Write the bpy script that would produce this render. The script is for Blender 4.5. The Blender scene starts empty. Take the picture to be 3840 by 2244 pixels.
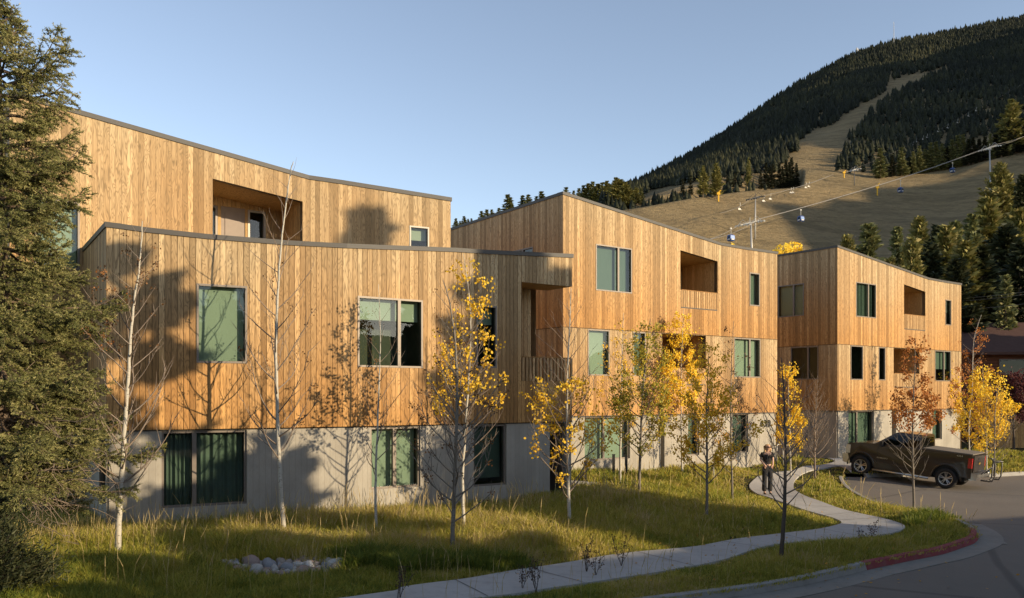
SKY=.15; SUNE=4.3; EXPO=.65
import bpy, math, random
import numpy as np
from mathutils import Vector, Matrix
from mathutils.geometry import delaunay_2d_cdt, tessellate_polygon
random.seed(7); RNG=np.random.default_rng(7)
C=bpy.context.scene.collection
F=3250.0; CX=1920.0; HY=1480.0          # focal length and horizon in photograph pixels; the camera is at the origin
SUN_EL=14.0; SUN_AZ=62.0                # azimuth measured from behind the camera towards its right
se,ce=math.sin(math.radians(SUN_EL)),math.cos(math.radians(SUN_EL))
SUNV=Vector((math.sin(math.radians(SUN_AZ))*ce,-math.cos(math.radians(SUN_AZ))*ce,se))
def lin(r,g,b):
    f=lambda c:(c/12.92 if c<=.04045 else ((c+.055)/1.055)**2.4)
    return (f(r/255),f(g/255),f(b/255),1)
# ---------- materials ----------
class NT:
    def __init__(s,name):
        s.m=bpy.data.materials.new(name); s.m.use_nodes=True; s.t=s.m.node_tree; s.t.nodes.clear()
        s.out=s.n('ShaderNodeOutputMaterial')
    def n(s,ty,**k):
        nd=s.t.nodes.new(ty)
        for a,v in k.items(): setattr(nd,a,v)
        return nd
    def l(s,a,b): s.t.links.new(a,b)
    def val(s,sock,v):
        if hasattr(v,'links') or isinstance(v,bpy.types.NodeSocket): s.l(v,sock)
        else: sock.default_value=v
    def math(s,op,a,b=0.0,c=None,clamp=False):
        nd=s.n('ShaderNodeMath',operation=op,use_clamp=clamp); s.val(nd.inputs[0],a); s.val(nd.inputs[1],b)
        if c is not None: s.val(nd.inputs[2],c)
        return nd.outputs[0]
    def mix(s,f,a,b,mode='MIX'):
        nd=s.n('ShaderNodeMix',data_type='RGBA',blend_type=mode); s.val(nd.inputs[0],f); s.val(nd.inputs[6],a); s.val(nd.inputs[7],b)
        return nd.outputs[2]
    def noise(s,vec,scale,detail=3,rough=.5,dist=0):
        nd=s.n('ShaderNodeTexNoise'); 
        if vec is not None: s.l(vec,nd.inputs['Vector'])
        nd.inputs['Scale'].default_value=scale; nd.inputs['Detail'].default_value=detail; nd.inputs['Roughness'].default_value=rough; nd.inputs['Distortion'].default_value=dist
        return nd.outputs['Fac']
    def ramp(s,f,stops):
        nd=s.n('ShaderNodeValToRGB'); s.l(f,nd.inputs[0]); e=nd.color_ramp.elements
        while len(e)<len(stops): e.new(.5)
        for i,(p,c) in enumerate(stops): e[i].position=p; e[i].color=c if len(c)==4 else (*c,1)
        return nd.outputs[0]
    def bsdf(s,col,rough=.8,metal=0,spec=.3,bump=None,bstr=.3,bdist=.02,**k):
        p=s.n('ShaderNodeBsdfPrincipled'); s.val(p.inputs['Base Color'],col); s.val(p.inputs['Roughness'],rough); s.val(p.inputs['Metallic'],metal)
        p.inputs['Specular IOR Level'].default_value=spec
        for a,v in k.items(): p.inputs[a].default_value=v
        if bump is not None:
            b=s.n('ShaderNodeBump'); b.inputs['Strength'].default_value=bstr; b.inputs['Distance'].default_value=bdist
            s.l(bump,b.inputs['Height']); s.l(b.outputs[0],p.inputs['Normal'])
        s.l(p.outputs[0],s.out.inputs[0]); return p
    def obj(s): return s.n('ShaderNodeTexCoord').outputs['Object']
    def pos(s): return s.n('ShaderNodeNewGeometry').outputs['Position']
    def attr(s,nm,o='Fac'): return s.n('ShaderNodeAttribute',attribute_name=nm).outputs[o]
    def scale(s,vec,v):
        nd=s.n('ShaderNodeVectorMath',operation='MULTIPLY'); s.l(vec,nd.inputs[0]); nd.inputs[1].default_value=v; return nd.outputs[0]
M={}
def simple(name,col,rough=.7,metal=0,spec=.4,var=.12,sc=6,bstr=0.0,**k):
    t=NT(name); c=(*col[:3],1); n=t.noise(t.obj(),sc,4)
    d=tuple(x*(1-var) for x in c[:3])+(1,); l=tuple(min(1,x*(1+var)) for x in c[:3])+(1,)
    t.bsdf(t.mix(n,d,l),rough,metal,spec,bump=n if bstr else None,bstr=bstr,**k); M[name]=t.m; return t.m
def wood(name,pal,low,gray=.0,weather=1.0):
    # pal: (light, mid, dark) board colours; low: tint of the less bleached lower boards
    t=NT(name); uv=t.n('ShaderNodeUVMap',uv_map='UVMap').outputs[0]; ax=t.n('ShaderNodeUVMap',uv_map='Aux').outputs[0]
    sp=t.n('ShaderNodeSeparateXYZ'); t.l(uv,sp.inputs[0]); sa=t.n('ShaderNodeSeparateXYZ'); t.l(ax,sa.inputs[0])
    u,v,w,r=sp.outputs[0],sp.outputs[1],sa.outputs[0],sa.outputs[1]
    cb=t.n('ShaderNodeCombineXYZ'); t.l(t.math('MULTIPLY',u,8.5),cb.inputs[0]); t.l(t.math('MULTIPLY',v,1.25),cb.inputs[1]); t.l(t.math('MULTIPLY',r,91),cb.inputs[2])
    n1=t.noise(cb.outputs[0],1.0,1.2,.5,.9)
    rings=t.math('PINGPONG',t.math('MULTIPLY',n1,9.0),.5)      # contour bands: cathedral grain
    rings=t.math('MULTIPLY',rings,2.0)
    cf=t.n('ShaderNodeCombineXYZ'); t.l(t.math('MULTIPLY',u,95),cf.inputs[0]); t.l(t.math('MULTIPLY',v,1.6),cf.inputs[1]); t.l(t.math('MULTIPLY',r,33),cf.inputs[2])
    fine=t.noise(cf.outputs[0],1.0,3,.6)
    tone=t.ramp(r,[(0,pal[2]),(.2,pal[1]),(.42,pal[0]),(.6,pal[1]),(.72,pal[2]),(.85,pal[0]),(1,tuple(min(1,x*1.18) for x in pal[0][:3])+(1,))])
    c=t.mix(t.math('MULTIPLY',t.math('POWER',rings,2.2),.75),tone,tuple(x*.52 for x in pal[2][:3])+(1,))
    c=t.mix(t.math('MULTIPLY',t.math('SUBTRACT',fine,.35,clamp=True),1.3),c,tuple(x*.72 for x in pal[2][:3])+(1,))
    # knots
    vk=t.n('ShaderNodeTexVoronoi'); ck=t.n('ShaderNodeCombineXYZ'); t.l(t.math('MULTIPLY',u,5.2),ck.inputs[0]); t.l(t.math('MULTIPLY',v,1.6),ck.inputs[1]); t.l(t.math('MULTIPLY',r,17),ck.inputs[2])
    t.l(ck.outputs[0],vk.inputs['Vector']); vk.inputs['Scale'].default_value=1
    kn=t.ramp(vk.outputs['Distance'],[(0,(1,1,1)),(.10,(.8,.8,.8)),(.16,(0,0,0))])
    c=t.mix(t.math('MULTIPLY',kn,.5),c,tuple(x*.35 for x in pal[2][:3])+(1,))
    # weathering: boards stay orange where sheltered, low down, bleach at the top; drips and blotches
    bl=t.noise(t.scale(t.pos(),(.5,.5,.28)),1.0,4,.6)
    g=t.math('ADD',w,t.math('MULTIPLY',t.math('SUBTRACT',bl,.56),.9),clamp=True)
    hs=t.n('ShaderNodeHueSaturation'); 
    c=t.mix(t.math('MULTIPLY',t.math('SUBTRACT',1.0,g,clamp=True),1.0*weather),c,t.mix(.75,c,low,'MULTIPLY'))
    t.bsdf(c,.72,0,.25,bump=t.math('ADD',fine,t.math('MULTIPLY',rings,.4)),bstr=.25,bdist=.004); M[name]=t.m
wood('cladding_wood',((.54,.40,.23,1),(.43,.30,.16,1),(.27,.185,.095,1)),(1.07,.70,.30,1))
wood('soffit_wood',((.58,.40,.19,1),(.50,.34,.15,1),(.42,.27,.12,1)),(1.05,.8,.5,1),weather=.6)
simple('backing_dark',(.05,.035,.02),.9)
def concrete(name,c1,c2,dark):
    t=NT(name); uv=t.n('ShaderNodeUVMap',uv_map='UVMap').outputs[0]
    n=t.noise(t.scale(uv,(14,.7,1)),1,5,.65); n2=t.noise(t.scale(uv,(1.2,1.0,1)),1,4); n3=t.noise(t.scale(uv,(70,9,1)),1,3)
    sp=t.n('ShaderNodeSeparateXYZ'); t.l(uv,sp.inputs[0])
    bd=t.math('FRACT',t.math('MULTIPLY',sp.outputs[0],7.4)); ln=t.math('LESS_THAN',bd,.09)
    wn=t.n('ShaderNodeTexWhiteNoise',noise_dimensions='1D'); t.l(t.math('FLOOR',t.math('MULTIPLY',sp.outputs[0],7.4)),wn.inputs['W'])
    c=t.mix(t.math('ADD',t.math('MULTIPLY',n,.5),t.math('MULTIPLY',wn.outputs[0],.5)),c1,c2)
    c=t.mix(t.ramp(n2,[(.35,(1,1,1)),(.62,(0,0,0))]),c,t.mix(.35,c,dark))
    c=t.mix(t.math('MULTIPLY',ln,.35),c,dark)
    c=t.mix(t.math('MULTIPLY',t.math('SUBTRACT',n3,.45,clamp=True),.9),c,dark)
    t.bsdf(c,.85,0,.2,bump=t.math('SUBTRACT',n3,ln),bstr=.4,bdist=.006); M[name]=t.m
concrete('board_concrete',(.41,.375,.315,1),(.30,.275,.235,1),(.19,.165,.135,1))
simple('cap_metal',(.05,.045,.04),.6,0.0,.5,.1,3)
simple('frame_metal',(.17,.14,.115),.5,.25,.5,.1,4)
simple('frame_pale',(.30,.27,.23),.5,.2,.5,.1,4)
simple('interior_dark',(.08,.08,.062),.9)
simple('blind_sage',(.40,.42,.355),.9,var=.04,sc=2)
simple('blind_teal',(.16,.19,.165),.9,var=.1,sc=2)  # darker copy of the sage blind, shade and reflections painted into the colour
simple('blind_pale',(.52,.50,.42),.9,var=.05,sc=2)
simple('door_tan',(.24,.19,.155),.6)
simple('numeral_metal',(.035,.03,.025),.4,.8)
def glassm(name,tint,refl=1.0):
    t=NT(name); tr=t.n('ShaderNodeBsdfTransparent'); tr.inputs[0].default_value=(*tint,1)
    gl=t.n('ShaderNodeBsdfGlossy'); gl.inputs['Roughness'].default_value=.015; gl.inputs[0].default_value=(.9,.95,1,1)
    fr=t.n('ShaderNodeFresnel'); fr.inputs[0].default_value=1.5
    n=t.noise(t.scale(t.pos(),(1.3,1.3,1.3)),1,1); b=t.n('ShaderNodeBump'); b.inputs['Strength'].default_value=.06; b.inputs['Distance'].default_value=.05; t.l(n,b.inputs['Height']); t.l(b.outputs[0],gl.inputs['Normal'])
    mx=t.n('ShaderNodeMixShader'); t.l(t.math('ADD',t.math('MULTIPLY',fr.outputs[0],.75*refl),.01*refl,clamp=True),mx.inputs[0]); t.l(tr.outputs[0],mx.inputs[1]); t.l(gl.outputs[0],mx.inputs[2])
    t.l(mx.outputs[0],t.out.inputs[0]); M[name]=t.m
glassm('window_glass',(.62,.72,.65)); glassm('car_glass',(.22,.25,.22),.7)
# ---------- geometry helpers ----------
def setp(o,label=None,cat=None,group=None,kind=None):
    if label: o['label']=label
    if cat: o['category']=cat
    if group: o['group']=group
    if kind: o['kind']=kind
    return o
def empty(name,loc=(0,0,0),label=None,cat=None,group=None,rz=0):
    o=bpy.data.objects.new(name,None); C.objects.link(o); o.location=loc; o.rotation_euler=(0,0,rz); o.empty_display_size=.3
    return setp(o,label,cat,group)
class MB:
    def __init__(s): s.v=[]; s.f=[]; s.m=[]; s.uv=[]; s.ax=[]
    def poly(s,pts,mi=0,uv=None,ax=None):
        b=len(s.v); s.v+= [tuple(p) for p in pts]; s.f.append(tuple(range(b,b+len(pts)))); s.m.append(mi)
        s.uv+= uv if uv else [(0,0)]*len(pts); s.ax+= ax if ax else [(0,0)]*len(pts)
    def box(s,c,sz,rot=0,mi=0,tilt=None):
        hx,hy,hz=sz[0]/2,sz[1]/2,sz[2]/2; R=Matrix.Rotation(rot,3,'Z')
        if tilt is not None: R=R@tilt
        P=[Vector(c)+R@Vector((x*hx,y*hy,z*hz)) for z in(-1,1) for y in(-1,1) for x in(-1,1)]
        for q in((0,1,3,2),(4,6,7,5),(0,4,5,1),(2,3,7,6),(0,2,6,4),(1,5,7,3)):
            s.poly([P[i] for i in q][::-1],mi)
    def quadbox(s,a,b,z0,z1,th,mi=0,nrm=None):
        # box between plan points a,b with heights z0..z1, thickness th along nrm
        n=nrm if nrm is not None else Vector((b[1]-a[1],-(b[0]-a[0]))).normalized()
        P=[(a[0],a[1]),(b[0],b[1]),(b[0]+n[0]*th,b[1]+n[1]*th),(a[0]+n[0]*th,a[1]+n[1]*th)]
        lo=[(x,y,z0) for x,y in P]; hi=[(x,y,z1) for x,y in P]
        s.poly(lo[::-1],mi); s.poly(hi,mi)
        for i in range(4):
            j=(i+1)%4; L=math.dist(P[i],P[j]); s.poly([lo[i],lo[j],hi[j],hi[i]],mi,[(0,z0),(L,z0),(L,z1),(0,z1)])
    def tube(s,pts,radii,n=6,mi=0,cap=True):
        pts=[Vector(p) for p in pts]; rings=[]; up=None
        for i,p in enumerate(pts):
            d=(pts[min(i+1,len(pts)-1)]-pts[max(i-1,0)]); d=d.normalized() if d.length>1e-9 else Vector((0,0,1))
            a=up if up is not None else (Vector((1,0,0)) if abs(d.x)<.9 else Vector((0,1,0)))
            x=(a-d*a.dot(d)); x=x.normalized() if x.length>1e-6 else d.orthogonal().normalized(); up=x; y=d.cross(x)
            r=radii[i] if hasattr(radii,'__len__') else radii
            rings.append([p+(x*math.cos(2*math.pi*k/n)+y*math.sin(2*math.pi*k/n))*r for k in range(n)])
        b=len(s.v)
        for rg in rings: s.v+=[tuple(q) for q in rg]
        for i in range(len(rings)-1):
            for k in range(n):
                k2=(k+1)%n; s.f.append((b+i*n+k,b+i*n+k2,b+(i+1)*n+k2,b+(i+1)*n+k)); s.m.append(mi); s.uv+=[(0,0)]*4; s.ax+=[(0,0)]*4
        if cap:
            s.f.append(tuple(range(b,b+n))[::-1]); s.m.append(mi); s.uv+=[(0,0)]*n; s.ax+=[(0,0)]*n
            e=b+(len(rings)-1)*n; s.f.append(tuple(range(e,e+n))); s.m.append(mi); s.uv+=[(0,0)]*n; s.ax+=[(0,0)]*n
    def build(s,name,mats,parent=None,origin=(0,0,0),smooth=False,bevel=0,label=None):
        if not s.v: return None
        me=bpy.data.meshes.new(name); o=Vector(origin)
        me.from_pydata([tuple(Vector(p)-o) for p in s.v] if o.length>0 else s.v,[],s.f)
        for m in (mats if isinstance(mats,(list,tuple)) else [mats]): me.materials.append(M[m] if isinstance(m,str) else m)
        me.polygons.foreach_set('material_index',s.m)
        if s.uv:
            l=me.uv_layers.new(name='UVMap'); l.data.foreach_set('uv',np.array(s.uv,dtype=np.float32).ravel())
            l=me.uv_layers.new(name='Aux'); l.data.foreach_set('uv',np.array(s.ax,dtype=np.float32).ravel())
        if smooth: me.polygons.foreach_set('use_smooth',[True]*len(s.f))
        me.update(); ob=bpy.data.objects.new(name,me); C.objects.link(ob)
        if parent: ob.parent=parent
        elif o.length>0: ob.location=o
        if bevel:
            b=ob.modifiers.new('bevel','BEVEL'); b.width=bevel; b.segments=3; b.limit_method='ANGLE'; b.angle_limit=math.radians(35)
            if smooth is not None: me.polygons.foreach_set('use_smooth',[True]*len(s.f)); 
        if label: ob['label']=label
        return ob
def mesh_np(name,V,faces,mats,parent=None,attrs=None,smooth=False,mi=None):
    V=np.asarray(V,dtype=np.float32); me=bpy.data.meshes.new(name); me.vertices.add(len(V)); me.vertices.foreach_set('co',V.ravel())
    faces=[np.asarray(f,dtype=np.int32) for f in faces if len(f)]
    tot=sum(f.size for f in faces); n=sum(len(f) for f in faces); me.loops.add(tot); me.polygons.add(n)
    me.loops.foreach_set('vertex_index',np.concatenate([f.ravel() for f in faces]))
    st=[];b=0
    for f in faces: st.append(np.arange(len(f))*f.shape[1]+b); b+=f.size
    me.polygons.foreach_set('loop_start',np.concatenate(st).astype(np.int32))
    for m in (mats if isinstance(mats,(list,tuple)) else [mats]): me.materials.append(M[m] if isinstance(m,str) else m)
    if mi is not None: me.polygons.foreach_set('material_index',np.asarray(mi,dtype=np.int32))
    if smooth: me.polygons.foreach_set('use_smooth',np.ones(n,dtype=bool))
    me.update(calc_edges=True)
    if attrs:
        for k,a in attrs.items():
            at=me.attributes.new(k,'FLOAT','POINT'); at.data.foreach_set('value',np.asarray(a,dtype=np.float32))
    o=bpy.data.objects.new(name,me); C.objects.link(o)
    if parent: o.parent=parent
    return o
def PX(px,py,d): return Vector(((px-CX)*d/F,d,(HY-py)*d/F))
# ---------- ground height ----------
GC=np.array([(-8.4,18,-2.82),(-3.9,20.4,-2.82),(1.7,24.3,-2.78),(1.9,30,-2.72),(7,33.5,-2.8),(11.3,36.9,-2.85),(15.1,40.2,-2.98),(24,47,-3.0),(-7,15.3,-2.92),(-3,17,-2.97),(-3.5,14,-3.2),(0,16,-3.3),(5,20,-3.38),(8.7,22.7,-3.42),(8.7,29.9,-3.40),(12,34,-3.4),(3,27,-3.02),(14,26,-3.55),(11,20,-3.5),(6,17,-3.42),(17,33,-3.5),(22,38,-3.5),(30,40,-3.4),(20,25,-3.6),(5,13,-3.45),(0,10,-3.5),(20,10,-3.7),(-12,14,-3.0),(-15,20,-2.8),(-5,8,-3.4),(-12,6,-3.3),(30,50,-3.0),(40,60,-3),(-10,40,-2.8),(6.5,26,-3.2),(13,37.5,-3.1),(20,40.5,-3.3),(0,20.2,-2.98),(40,20,-3.7),(-30,30,-2.9),(-30,0,-3.4),(20,-20,-3.8),(-20,-30,-3.6),(60,80,-3)])
def g(x,y):
    x=np.asarray(x,dtype=float); y=np.asarray(y,dtype=float)
    d2=(x[...,None]-GC[:,0])**2+(y[...,None]-GC[:,1])**2+1.2
    w=d2**-1.6; return (w*GC[:,2]).sum(-1)/w.sum(-1)
def g1(x,y): return float(g(x,y))
def at(px,py,dz=0.0):
    lo,hi=7.0,90.0; d=lo
    while d<hi:
        if (HY-py)*d/F<=g1((px-CX)*d/F,d)+dz: break
        d+=.05
    return Vector(((px-CX)*d/F,d,g1((px-CX)*d/F,d)+dz))
def inpoly(x,y,poly):
    poly=np.asarray(poly); r=np.zeros(np.shape(x),bool); n=len(poly); j=n-1
    for i in range(n):
        xi,yi=poly[i]; xj,yj=poly[j]
        c=((yi>y)!=(yj>y))&(x<(xj-xi)*(y-yi)/((yj-yi) if yj!=yi else 1e-9)+xi); r^=c; j=i
    return r
def drape(name,poly,dz,mat,step=.5,parent=None,kind='structure',rough=0.0):
    poly=[(float(p[0]),float(p[1])) for p in poly]; P=np.array(poly); pts=[]
    for i in range(len(poly)):
        a=P[i]; b=P[(i+1)%len(poly)]; n=max(1,int(math.dist(a,b)/max(step,.3)))
        for k in range(n): pts.append(a+(b-a)*k/n)
    nb=len(pts); x0,y0=P.min(0); x1,y1=P.max(0)
    gx,gy=np.meshgrid(np.arange(x0,x1,step),np.arange(y0,y1,step)); gx=gx.ravel()+RNG.uniform(-.1,.1,gx.size)*step; gy=gy.ravel()+RNG.uniform(-.1,.1,gy.size)*step
    k=inpoly(gx,gy,poly); allp=[Vector(map(float,p)) for p in pts]+[Vector((float(a),float(b))) for a,b in zip(gx[k],gy[k])]
    r=delaunay_2d_cdt(allp,[],[list(range(nb))],1,1e-4)
    v=np.array([(p.x,p.y) for p in r[0]]); z=g(v[:,0],v[:,1])+dz
    if rough: z=z+RNG.uniform(-rough,rough,len(z))
    V=np.column_stack([v,z]); tri=np.array([f for f in r[2] if len(f)==3])
    o=mesh_np(name,V,[tri],mat,parent,smooth=True)
    if kind: o['kind']=kind
    return o
# ================= BUILDINGS =================
SEAM1=-.754; SEAM2=2.346
class Fac:
    """a facade: a vertical wall over a plan polyline; u runs along it in metres, off is the distance out of the wall"""
    def __init__(s,plan):
        s.p=[Vector(p) for p in plan]; s.cu=[0]
        for a,b in zip(s.p,s.p[1:]): s.cu.append(s.cu[-1]+(b-a).length)
    def seg(s,u):
        for i in range(len(s.p)-1):
            if u<=s.cu[i+1] or i==len(s.p)-2: return i
    def pt(s,u,z,off=0.0):
        i=s.seg(u); d=(s.p[i+1]-s.p[i]).normalized(); q=s.p[i]+d*(u-s.cu[i]); n=Vector((d.y,-d.x))
        return (q.x+n.x*off,q.y+n.y*off,z)
    def u(s,px):
        k=(px-CX)/F; best=None
        for i in range(len(s.p)-1):
            a,b=s.p[i],s.p[i+1]; den=(b.x-a.x)-k*(b.y-a.y)
            t=(k*a.y-a.x)/den
            if -1e-3<=t<=1.001: return s.cu[i]+t*(s.cu[i+1]-s.cu[i])
            if best is None or abs(t-.5)<best[0]: best=(abs(t-.5),s.cu[i]+t*(s.cu[i+1]-s.cu[i]))
        return best[1]
    def z(s,px,py): return (HY-py)*s.pt(s.u(px),0)[1]/F
    def top(s,pp):
        L=[(s.u(a),s.z(a,b)) for a,b in pp]; return Top(L)
class Top:
    def __init__(s,L): s.L=sorted(L)
    def __call__(s,u):
        L=s.L
        if u<=L[0][0]:
            (a,x),(b,y)=L[0],L[1]
        else:
            for i in range(len(L)-1):
                if u<=L[i+1][0] or i==len(L)-2: (a,x),(b,y)=L[i],L[i+1]; break
        return x+(y-x)*(u-a)/(b-a)
class Op:
    def __init__(s,u0,u1,z0,z1,z1b=None): s.u0,s.u1,s.z0,s.z1,s.z1b=u0,u1,z0,z1,(z1 if z1b is None else z1b)
    def top(s,u): return s.z1+(s.z1b-s.z1)*(u-s.u0)/(s.u1-s.u0)
def strips(f,u0,u1,bot,top,ops,width,gap,rnd,mb,off0=0.0,depth=.022,jig=.0025,seam=False):
    """boards side by side from u0 to u1, cut round the openings"""
    n=max(1,round((u1-u0)/width)); w=(u1-u0)/n
    brk=sorted({round(o.u0,5) for o in ops}|{round(o.u1,5) for o in ops}|{round(c,5) for c in f.cu[1:-1]})
    for i in range(n):
        a,b=u0+i*w+gap/2,u0+(i+1)*w-gap/2; r=rnd.random(); off=off0+rnd.uniform(-jig,jig)
        cuts=[a]+[x for x in brk if a+.004<x<b-.004]+[b]
        for c,d in zip(cuts,cuts[1:]):
            m=(c+d)/2; iv=[]; cur=('b',None)
            act=sorted([o for o in ops if o.u0-1e-6<=m<=o.u1+1e-6],key=lambda o:o.z0)
            lo=(lambda x:bot)
            for o in act:
                iv.append((lo,(lambda x,o=o:o.z0))); lo=(lambda x,o=o:o.top(x))
            iv.append((lo,top))
            for l,h in iv:
                if h(m)-l(m)<.01: continue
                tm,bm=top(m),bot
                z=[l(c),l(d),h(d),h(c)]; uu=[c,d,d,c]; P=[f.pt(x,y,off) for x,y in zip(uu,z)]
                mb.poly(P,0,[(x,y) for x,y in zip(uu,z)],[((y-bm)/(tm-bm),r) for y in z])
                if depth:
                    Q=[f.pt(x,y,off-depth) for x,y in zip(uu,z)]
                    for e,g_ in ((0,3),(1,2)):
                        mb.poly([P[e],Q[e],Q[g_],P[g_]],0,[(uu[e],z[e])]*4,[(.1,r)]*4)
                    mb.poly([P[0],P[1],Q[1],Q[0]],0,[(uu[0],z[0])]*4,[(.1,r)]*4)
def plane_strips(f,u0,u1,bot,top,ops,off,mb,mi=0,concrete=False):
    step=.9; n=max(1,int((u1-u0)/step)); 
    us=sorted({u0,u1}|{u0+(u1-u0)*i/n for i in range(n)}|{o.u0 for o in ops}|{o.u1 for o in ops}|{c for c in f.cu[1:-1] if u0<c<u1})
    us=[x for x in us if u0-1e-6<=x<=u1+1e-6]
    for c,d in zip(us,us[1:]):
        if d-c<1e-4: continue
        m=(c+d)/2; lo=(lambda x:bot); iv=[]
        for o in sorted([o for o in ops if o.u0-1e-6<=m<=o.u1+1e-6],key=lambda o:o.z0):
            iv.append((lo,(lambda x,o=o:o.z0))); lo=(lambda x,o=o:o.top(x))
        iv.append((lo,top))
        for l,h in iv:
            if h(m)-l(m)<.005: continue
            z=[l(c),l(d),h(d),h(c)]; uu=[c,d,d,c]
            mb.poly([f.pt(x,y,off) for x,y in zip(uu,z)],mi,list(zip(uu,z)),[(.5,.5)]*4)
def reveal(f,o,dep,mb,off=0.0,mi=0):
    a,b=f.pt,dep
    c=[(o.u0,o.z0),(o.u1,o.z0),(o.u1,o.z1b),(o.u0,o.z1)]
    for i in range(4):
        p,q=c[i],c[(i+1)%4]
        mb.poly([f.pt(p[0],p[1],off),f.pt(p[0],p[1],off-dep),f.pt(q[0],q[1],off-dep),f.pt(q[0],q[1],off)],mi,[(p[0],p[1]),(p[0]+dep,p[1]),(q[0]+dep,q[1]),(q[0],q[1])],[(.5,.4)]*4)
def bar(f,mb,u0,u1,z0,z1,o0,o1,mi=0):
    P=[f.pt(u,z,o) for o in(o0,o1) for z in(z0,z1) for u in(u0,u1)]
    for q in((0,1,3,2),(5,4,6,7),(4,0,2,6),(1,5,7,3),(2,3,7,6),(4,5,1,0)): mb.poly([P[i] for i in q],mi)
def window(B,f,o,splits=(),blind='sage',recess=.02,label=None,curtain=False,room=.8,blind_to=0.0,fr=.045,open_sash=None,low=None,pale=False):
    """a window part: frame, one glass pane and blind each as sub-parts"""
    lx=B.location
    w=MB(); fm='frame_pale' if pale else 'frame_metal'
    a0,a1=-recess-.06,-recess+.035
    bar(f,w,o.u0,o.u0+fr,o.z0,o.z1,a0,a1); bar(f,w,o.u1-fr,o.u1,o.z0,o.z1,a0,a1)
    bar(f,w,o.u0+fr,o.u1-fr,o.z0,o.z0+fr,a0,a1-.002); bar(f,w,o.u0+fr,o.u1-fr,o.z1-fr,o.z1,a0,a1-.002)
    for sx in splits: bar(f,w,sx-fr*.9,sx+fr*.9,o.z0+fr,o.z1-fr,a0,a1-.004)
    if low: bar(f,w,low[0],low[1],low[2]-.02,low[2]+.02,a0,a1-.006)
    win=w.build('window',fm,B,lx); 
    if label: win['label']=label
    gm=MB(); e=[o.u0+fr]+list(splits)+[o.u1-fr]
    for i,(p,q) in enumerate(zip(e,e[1:])):
        gm.poly([f.pt(p,o.z0+fr,-recess-.02),f.pt(q,o.z0+fr,-recess-.02),f.pt(q,o.z1-fr,-recess-.02),f.pt(p,o.z1-fr,-recess-.02)])
    gm.build('glass_pane','window_glass',win,lx)
    # dark room behind
    r=MB(); d0,d1=-recess-.065,-recess-room
    for p,q in (((o.u0,o.z0),(o.u1,o.z0)),((o.u1,o.z0),(o.u1,o.z1)),((o.u1,o.z1),(o.u0,o.z1)),((o.u0,o.z1),(o.u0,o.z0))):
        r.poly([f.pt(p[0],p[1],d0),f.pt(p[0],p[1],d1),f.pt(q[0],q[1],d1),f.pt(q[0],q[1],d0)])
    r.poly([f.pt(o.u0,o.z0,d1),f.pt(o.u1,o.z0,d1),f.pt(o.u1,o.z1,d1),f.pt(o.u0,o.z1,d1)]); r.build('interior','interior_dark',win,lx)
    if blind:
        b=MB(); mt='blind_'+blind; db=-recess-.17
        zl=o.z0+(o.z1-o.z0)*blind_to; cols=list(zip(e,e[1:]))
        for p,q in cols:
            n=48 if curtain else 2; rr=random.Random(int(p*977)); ph=rr.random()*6
            prev=None
            for k in range(n+1):
                u=p+(q-p)*k/n; d=db+(.035*math.sin(k*.9+ph)+.02*math.sin(k*.37) if curtain else 0)
                if prev: b.poly([f.pt(prev[0],zl,prev[1]),f.pt(u,zl,d),f.pt(u,o.z1-.01,d),f.pt(prev[0],o.z1-.01,prev[1])])
                prev=(u,d)
        b.build('curtain' if curtain else 'blind',mt,win,lx,smooth=curtain)
    return win
def cap(f,B,u0,u1,top,name='roof_edge',h=.10,proud=.03,deep=.28,ret=False):
    mb=MB(); us=sorted({u0,u1}|{a for a,_ in top.L if u0<a<u1}|{c for c in f.cu[1:-1] if u0<c<u1})
    for c,d in zip(us,us[1:]):
        P={}
        for k,u in(('a',c),('b',d)):
            t=top(u); P[k]=[f.pt(u,t-h,proud),f.pt(u,t+.006,proud+.002),f.pt(u,t+.006,-deep),f.pt(u,t-h,-deep),f.pt(u,t-h,0.0)]
        a,b=P['a'],P['b']; mb.poly([a[0],b[0],b[1],a[1]]); mb.poly([a[1],b[1],b[2],a[2]]); mb.poly([a[2],b[2],b[3],a[3]]); mb.poly([a[4],b[4],b[0],a[0]])
        for q in(a,b): mb.poly([q[0],q[1],q[2],q[3]])
    return mb.build(name,'cap_metal',B,B.location)
def slats(f,B,u0,u1,z0,z1,zrail,sp=.115,w=.045):
    mb=MB(); n=max(2,round((u1-u0)/sp)); rr=random.Random(5)
    for i in range(n+1):
        u=u0+(u1-u0)*i/n; r=rr.random()
        for o0,o1,ua,ub in ((-.04,0.012,u-w/2,u+w/2),):
            z0_,z1_=z0,zrail
            P=[f.pt(x,z,o) for o in(o0,o1) for z in(z0_,z1_) for x in(ua,ub)]
            for q in((0,1,3,2),(5,4,6,7),(4,0,2,6),(1,5,7,3),(2,3,7,6)):
                mb.poly([P[k] for k in q],0,[(ua,z0_),(ub,z0_),(ub,z1_),(ua,z1_)],[(.6,r)]*4)
    bar(f,mb,u0,u1,zrail,zrail+.03,-.06,.014); 
    return mb.build('balcony_slats','cladding_wood',B,B.location,label='vertical wooden balustrade slats')
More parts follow.
